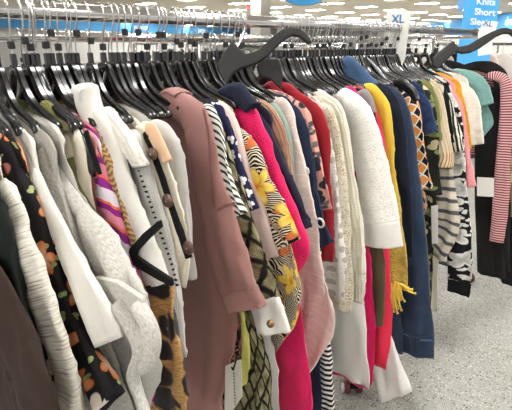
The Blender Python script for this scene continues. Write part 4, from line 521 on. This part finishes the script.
# ---------------------------------------------------------------- hangers
hookp = [(0, 0, 1.415), (.001, 0, 1.44), (.008, 0, 1.462), (.0165, 0, 1.48), (.0195, 0, 1.497), (.017, 0, 1.510), (.009, 0, 1.5185), (0, 0, 1.5205), (-.010, 0, 1.5175), (-.0175, 0, 1.509), (-.0195, 0, 1.499), (-.018, 0, 1.49)]
def smooth_path(P, n):
    R = []
    for i in range(n): R.append(cr(P, i*(len(P)-1)/(n-1)))
    return R
Z0 = 1.5
hk = smooth_path([(x, y, z-Z0) for x, y, z in hookp], 40)
V, F = tube_data(hk, .0019, 8); HOOK = link('hook', V, F, 'wire'); 
def arms_mesh():
    V, F = [], []
    prof = [(.0, 1.403), (.014, 1.403), (.024, 1.395), (.036, 1.375), (.052, 1.354), (.076, 1.338), (.10, 1.329), (.125, 1.322), (.148, 1.316), (.166, 1.308), (.172, 1.300)]
    for side in (1, -1):
        R = smooth_path(prof, 36); base = len(V); n = len(R); sec = [(-.5, .35), (-.35, .5), (.35, .5), (.5, .35), (.5, -.35), (.35, -.5), (-.35, -.5), (-.5, -.35)]
        for i, (x, z) in enumerate(R):
            a = R[max(i-1, 0)]; b = R[min(i+1, n-1)]; tx, tz = b[0]-a[0], b[1]-a[1]; l = math.hypot(tx, tz); nx, nz = -tz/l, tx/l
            t = i/(n-1); hh = .019*(1-.3*t); wy = .010+.004*t
            for p, q in sec: V.append(Vector((side*(x+nx*hh*(q-.5)), p*wy, z+nz*hh*(q-.5)-Z0)))
        for i in range(n-1):
            for k in range(8): F.append((base+i*8+k, base+i*8+(k+1) % 8, base+(i+1)*8+(k+1) % 8, base+(i+1)*8+k)[::side])
        F.append(tuple(base+(n-1)*8+k for k in range(8))[::side])
    return V, F
V, F = arms_mesh(); ARMS = link('shoulder_arms', V, F, 'hanger_black'); 
ARMS.modifiers.new('e', 'EDGE_SPLIT').split_angle = math.radians(50)
V, F = box_data(-.0075, .0075, -.0045, .0045, 1.396-Z0, 1.424-Z0); GRIP = bevel(link('size_collar', V, F, 'hanger_black', smooth=False), .002)
V, F = box_data(-.0062, .0062, -.0055, .0055, 1.428-Z0, 1.442-Z0); CLIP = bevel(link('size_clip', V, F, 'clip_black', smooth=False), .002)
first = [True]
def hanger(y, label, group=None, x=0., z=1.5, clip=True, rz=0, rx=0, clipz=0.):
    h = thing('clothes_hanger', label, 'hanger', (x, y, z), rz, group); h.rotation_euler = (rx, 0, rz)
    if x == 0: h.scale = (.8 if y < .34 or y > .9 else .92, 1, 1)
    for src in (HOOK, ARMS, GRIP) + ((CLIP,) if clip else ()):
        c = src if first[0] else src.copy()
        if not first[0]: C.objects.link(c)
        c.parent = h
        if src is CLIP: c.location = (0.002 if clipz < .005 else .012, 0, clipz)
    first[0] = False
    return h
rnd = random.Random(3); used_labels = set()
ys = []
for g in GARMENTS:
    y = g['y']
    if y > 1.8: y = 1.8+(y-1.8)*.5
    if .97 < y < 1.055: y = 1.062+(y-.97)*.2
    if .93 < y < .97: y = .93
    while any(abs(y-q) < .0075 for q in ys): y += .004
    ys.append(y)
    if g['kind'] in ('skirt', 'trousers') and g['y'] > 2.7: continue
    lb = g['label']
    for cut in (',', ' with ', ' beside ', ' between ', ' showing ', ' behind ', ' hanging ', ' squeezed', ' at the ', ' near ', ' right of', ' in front', ' below', ' peeking', ' tucked', ' scattered', ' wedged', ' under ', ' sliver', ' left of', ' only ', ' printed', ' splashed', ' trimmed'): lb = lb.split(cut)[0]
    if lb in used_labels: lb = ' '.join(g['label'].replace(',', '').split()[:10])
    used_labels.add(lb)
    hanger(y, 'black plastic hanger holding the ' + lb,
           clip=rnd.random() < .6, rz=rnd.uniform(-.10, .10), rx=rnd.uniform(-.03, .03), clipz=rnd.choice((0, 0, .004, .012, .026)))
y = .30; nf = 0
while y < 1.78:
    y += rnd.uniform(.010, .018)
    if .935 < y < 1.06 or any(abs(y-q) < .0125 for q in ys): continue
    ys.append(y); nf += 1
    hanger(y, 'black plastic hanger crowded between others, its own garment hidden', 'crowded black hangers along the front rail', clip=rnd.random() < .5, rz=rnd.uniform(-.12, .12), rx=rnd.uniform(-.04, .04), clipz=rnd.choice((0, 0, .006, .03)))
y = .12
while y < 2.7:
    y += rnd.uniform(.05, .09)
    hanger(y, 'hanger on the rear rail, seen between the front hooks', 'hangers on the rear rail', x=-.52, z=1.462, clip=rnd.random() < .3, rz=rnd.uniform(-.2, .2), clipz=0)
def big_hanger(label, pts, th, hook, group=None, mat='hanger_matte', curve=None):
    c = Vector(tuple(sum(p[k] for p in pts)/len(pts) for k in range(3))) if pts else Vector(hook[0])
    h = thing('clothes_hanger', label, 'hanger', c)
    if pts:
        b = prism('wide_arm', [Vector(p)-c for p in pts], FACE_N, th, mat, h); bevel(b, th*.35, 3)
    if curve: sleeve('drooping_arm', [(a, b, w) for a, b, w in curve[0]], mat, h, .016, amp=0, y0=curve[1]-c.y, zo=0) .location = (-c.x, 0, -c.z)
    tube('hook', smooth_path([tuple(Vector(p)-c) for p in hook], 20), .002, 'wire', h, 8)
    return h
def rail_hook(p, y):                                   # wire from point p up and over the front rail at y
    return [p, (p[0]*.5+.010, (p[1]+y)/2, (p[2]+1.47)/2), (.018, y, 1.478), (.0195, y, 1.498), (.014, y, 1.514), (0, y, 1.5205), (-.014, y, 1.514), (-.0195, y, 1.499)]
big_hanger('big matte black hanger turned sideways, its curved arm rising over the rail', HANGER_A, .014, rail_hook((.045, .862, 1.428), .92))
big_hanger('wide matte black hanger turned sideways near the XL tag at the rail end', HANGER_B, .016, rail_hook(HANGER_B[0], 1.98))
big_hanger('flat wide matte hanger shoulder just under the raised hanger arm, above the red collar', HANGER_C, .012, rail_hook(HANGER_C[0], 1.075))
big_hanger('glossy black hanger with a thick drooping end beside the salmon top', None, 0, [(0, .366, 1.415), (.004, .366, 1.45), (.0185, .366, 1.482), (.0195, .366, 1.5), (0, .366, 1.5205), (-.0195, .366, 1.499)], mat='hanger_black', curve=([(0, 1.40, .02), (.03, 1.385, .022)]+ARM_D, .366))
big_hanger('glossy black hanger with rounded grey tipped end above the diamond check blouse', None, 0, [(0, 1.575, 1.415), (.004, 1.575, 1.45), (.0185, 1.575, 1.482), (.0195, 1.575, 1.5), (0, 1.575, 1.5205), (-.0195, 1.575, 1.499)], mat='hanger_black', curve=([(0, 1.40, .02), (.03, 1.385, .022)]+ARM_E, 1.575))

# ---------------------------------------------------------------- garments
def garment(i, g):
    y = g['y']; root = thing(g['kind'], g['label'], g['cat'], (0, y, 1.4)); ZO = 1.4; th = g['th']; amp = g['amp']; sd = i*1.37+.3
    rb = random.Random(i)
    jw = rb.uniform(-.008, .008); bw = g['bw']+jw
    if 'b' in g:
        B = list(g['b'])
        if B[0][1] < 1.29 and B[0][1] > 1.0 and 'L' not in g: B = [(.10, 1.315), (min(.165, B[0][0]-.01), max(1.295, B[0][1]+.02))] + B
    else: B = [(.09, 1.318), (.15, 1.300), (bw-.018, 1.265), (bw-.012, 1.15), (bw-.005, 1.0), (bw, .85), (bw+.004, g['hem'])]
    R, L = resample([(x, z) for x, z in B], 44)
    if 'L' in g: RL, _ = resample([(x, z) for x, z in g['L']], 44)
    rows = []
    for k, (x, z) in enumerate(R):
        if 'L' in g: xl, zl = RL[k]
        else: xl, zl = -min(x, bw), z
        dx, dz = x-xl, z-zl; l = math.hypot(dx, dz) or .01
        rows.append(((x+xl)/2, (z+zl)/2-ZO, dx/l, dz/l, l/2, L*k/43))
    for k in range(1, len(rows)):                     # keep the rows marching downward
        if rows[k][1] > rows[k-1][1]-.0005: r = rows[k]; rows[k] = (r[0], rows[k-1][1]-.0005, *r[2:])
    if not (g['kind'] == 'cardigan' and False):
        skin('body', rows, g.get('bm', g['mat']), root, 0, g['bth'], amp, sd, ns=56, vtot=L, fold=g['fold'])
    if 's' in g:
        for side in (1, -1) if not g.get('sdy') else (1,):
            cf = g.get('cuff'); t1 = cf[0] if cf else 1.
            P = [tuple(p) for p in g['s']]
            if side == -1: P = [(min(p[0], .30), p[1], p[2]) for p in P]
            sl = sleeve('sleeve', P, g['mat'], root, th, side, 0, t1, 1., amp, sd+side, y0=-.004+g.get('sdy', 0), zo=ZO)
            if cf:
                c = sleeve('cuff', P, cf[1], root, th, side, t1-.015, 1., cf[2], amp*.8, sd+side, n=14 if t1 > .8 else 28, y0=-.004+g.get('sdy', 0), zo=ZO)
    for p in g.get('parts', ()):
        k, nm, mat, d, a, dy = p
        if k == 'roll': sleeve(nm, [tuple(q) for q in d], mat, root, a, 1, amp=amp*.35 if a < .03 else amp*.7, seed=sd+5, y0=dy, zo=ZO, n=30)
        elif k == 'panel':
            pts = [Vector((x, dy, z-ZO)) for x, z in d]; o = prism(nm, pts, (0, 1, 0), a, mat, root, min(a*.3, .002), uvs=[(x, z) for x, z in d])
            if nm in ('price_tag', 'swing_tag'):
                o['label'] = 'white paper tag'
        elif k == 'disc':
            c = Vector((d[0], dy, d[1]-ZO)); V, F = tube_data([c+Vector((0, .004, 0)), c, c+Vector((0, -.003, 0)), c+Vector((0, -.0035, 0)), c+Vector((0, -.002, 0))], [a, a*1.02, a*.9, a*.7, a*.6], 24)
            if nm == 'ring': 
                V, F = [], []; T = [c+Vector((math.cos(q*PI/12)*a, 0, math.sin(q*PI/12)*a)) for q in range(25)]; V, F = tube_data(T, a*.25, 6)
            o = link(nm, V, F, mat, root)
            if nm == 'button': tube('thread', [c+Vector((-.002, -.003, .001)), c+Vector((.002, -.003, -.001))], .0009, 'cream', o, 6)
        elif k == 'beads':
            R2, _ = resample([tuple(q) for q in d], 26); V, F = [], []
            for j, (x, z) in enumerate(R2):
                w = a*(1.5 if j % 9 in (6, 7) else 1); box_data(x-w, x+w, dy-.002, dy+.002, z-ZO-a*.7, z-ZO+a*.7, V, F)
            link(nm, V, F, mat, root, smooth=False)
        elif k == 'fringe':
            for (x0, z0), (x1, z1) in d:
                V, F = [], []
                for s in range(3):
                    o = (s-1)*.006; P = [(x0+o, dy, z0-ZO), ((x0+x1)/2+o*2, dy-.006-.004*s, (z0+z1)/2-ZO), (x1+o*2.2, dy, z1-ZO)]
                    P = smooth_path(P, 10); tube_data(P, [a*(.8+.5*(1 if q in (4, 9) else 0)) for q in range(10)], 6, V, F)
                link(nm, V, F, mat, root)
    return root
for i, g in enumerate(GARMENTS): garment(i, g)
# a white swing tag with printed dots and black loop, hanging on the mauve sweatshirt
tg = thing('hang_tag', 'white rectangular price tag on a black loop below the mauve sleeve', 'tag', TAG_M[0])
prism('card', [Vector(p)-tg.location for p in TAG_M], (0, 1, 0), .0012, 'tag_white', tg)
tube('loop', smooth_path([tuple(Vector(p)-tg.location) for p in TAG_LOOP], 12), .0018, 'black', tg, 8)
V, F = [], []
for j in range(11):
    p = Vector(TAG_DOTS[0]).lerp(Vector(TAG_DOTS[1]), j/10)-tg.location; box_data(p.x-.0022, p.x+.0022, p.y-.0014, p.y-.0006, p.z-.0024, p.z+.0014, V, F)
link('print', V, F, 'grey_plain', tg, smooth=False)
# striped leg under the navy ring blouse
for lab, y, mat, R_, L_ in LOW:
    t = thing('trousers', lab, 'trousers', (0, y, 1.2)); RR, L = resample(R_, 40); LL, _ = resample(L_, 40)
    skin('leg', [((a[0]+b[0])/2, (a[1]+b[1])/2-1.2, 1, 0, max(.01, (a[0]-b[0])/2), L*k/39) for k, (a, b) in enumerate(zip(RR, LL))], mat, t, 0, .035, 1, y, ns=40, vtot=L)
    for s in (1,): box('waistband', (min(.1, R_[0][0]-.02)-.1, R_[0][0], -.012, .012, R_[0][1]-1.2, R_[0][1]-1.17), mat, t, .004)
# ---------------------------------------------------------------- size dividers
t1 = thing('size_tag', 'tall white XL size divider standing on the front rail', 'size tag', (0, 1.83, 1.5))
prism('card', [(-.062, 0, .068), (.042, 0, .066), (.040, 0, -.115), (.030, 0, -.14), (-.026, 0, -.14), (-.045, 0, -.07)], (0, 1, 0), .003, 'tag_white', t1, .001)
text('lettering', 'XL', .046, 'text_blue', t1, basis((1, 0, 0), (0, 0, 1)), (-.008, 1.827, 1.5+.035), .0006)
t2 = thing('size_tag', 'tilted white XL size divider in front of the blue Knits sign', 'size tag', TAG_B[0])
prism('card', [Vector(p)-t2.location for p in TAG_B], FACE_N, .003, 'tag_white', t2, .001)
text('lettering', 'XL', .042, 'text_blue', t2, Matrix.Rotation(math.radians(-10), 3, TB.col[2]) @ TB, XLB, .0006)

# ---------------------------------------------------------------- background racks with clothes
cols = ['pale_grey', 'white_cotton', 'grey_plain', 'white', 'navy_plain', 'salmon', 'black_soft', 'blush_satin', 'sage', 'pin_cream', 'grey_heather', 'blue']
word = {'pale_grey': 'pale grey', 'white_cotton': 'white', 'grey_plain': 'grey', 'white': 'white', 'navy_plain': 'navy', 'salmon': 'salmon', 'black_soft': 'black', 'blush_satin': 'blush', 'sage': 'sage green', 'pin_cream': 'cream', 'grey_heather': 'heather grey', 'blue': 'blue'}
protos = {}
def far_garment(mat, loc, rz, where, group):
    if mat not in protos:
        t = thing('shirt', '', 'shirt', loc, rz); B = [(.07, 1.33), (.15, 1.30), (.20, 1.24), (.21, 1.0), (.22, .72)]; R, L = resample(B, 14)
        ch = [skin('body', [(0, z-1.3, 1, 0, x, L*k/13) for k, (x, z) in enumerate(R)], mat, t, 0, .045, 1.3, len(protos)*2.1, ns=24, vtot=L)]
        ch.append(tube('hanger_hook', [(0, 0, 0), (0, 0, .10), (.02, 0, .13), (0, 0, .152), (-.02, 0, .13)], .003, 'wire', t, 6))
        protos[mat] = (t, ch)
    else:
        t0, ch0 = protos[mat]; t = t0.copy(); C.objects.link(t); t.location = loc; t.rotation_euler = (0, 0, rz)
        for ch in ch0:
            c = ch.copy(); C.objects.link(c); c.parent = t
    t['label'] = word[mat] + ' shirt hanging on ' + where; t['group'] = word[mat]+' shirts on '+where
racks = [((-3.2, 3.4), (-2.0, 5.6), 'the first rack behind, at left'), ((-5.8, 4.2), (-4.6, 7.6), 'the second rack behind, further left'), ((-3.4, 7.2), (-1.9, 9.4), 'the rack behind the rail middle'),
         ((-1.9, 4.6), (-.7, 6.6), 'the rack behind the XL tag'), ((-1.0, 8.6), (1.4, 10.6), 'the far rack right of the XL tag'), ((.2, 5.6), (1.6, 7.2), 'the far rack at the right edge'), ((-8.5, 6.5), (-6.5, 11), 'the deepest rack on the left')]
rr = random.Random(11)
for (a, b, where) in racks:
    A = Vector((*a, 0)); B = Vector((*b, 0)); d = (B-A); L = d.length; d.normalize(); ang = math.atan2(d.y, d.x)-PI/2
    r = thing('clothes_rack', 'chrome clothes rack in the background, '+where.replace('the ', 'the ', 1), 'clothes rack', A)
    tube('top_rail', [(0, 0, 1.44), tuple(d*L+Vector((0, 0, 1.44)))], .016, 'chrome', r, 10)
    for q in (0, L):
        tube('post', [tuple(d*q), tuple(d*q+Vector((0, 0, 1.44)))], .016, 'chrome', r, 10)
    tube('base_bar', [(0, 0, .05), tuple(d*L+Vector((0, 0, .05)))], .02, 'dark_metal', r, 10)
    k = .12
    while k < L-.1:
        p = A+d*k; far_garment(rr.choice(cols), (p.x, p.y, 1.305), ang+rr.uniform(-.15, .15), where, ''); k += rr.uniform(.08, .2)
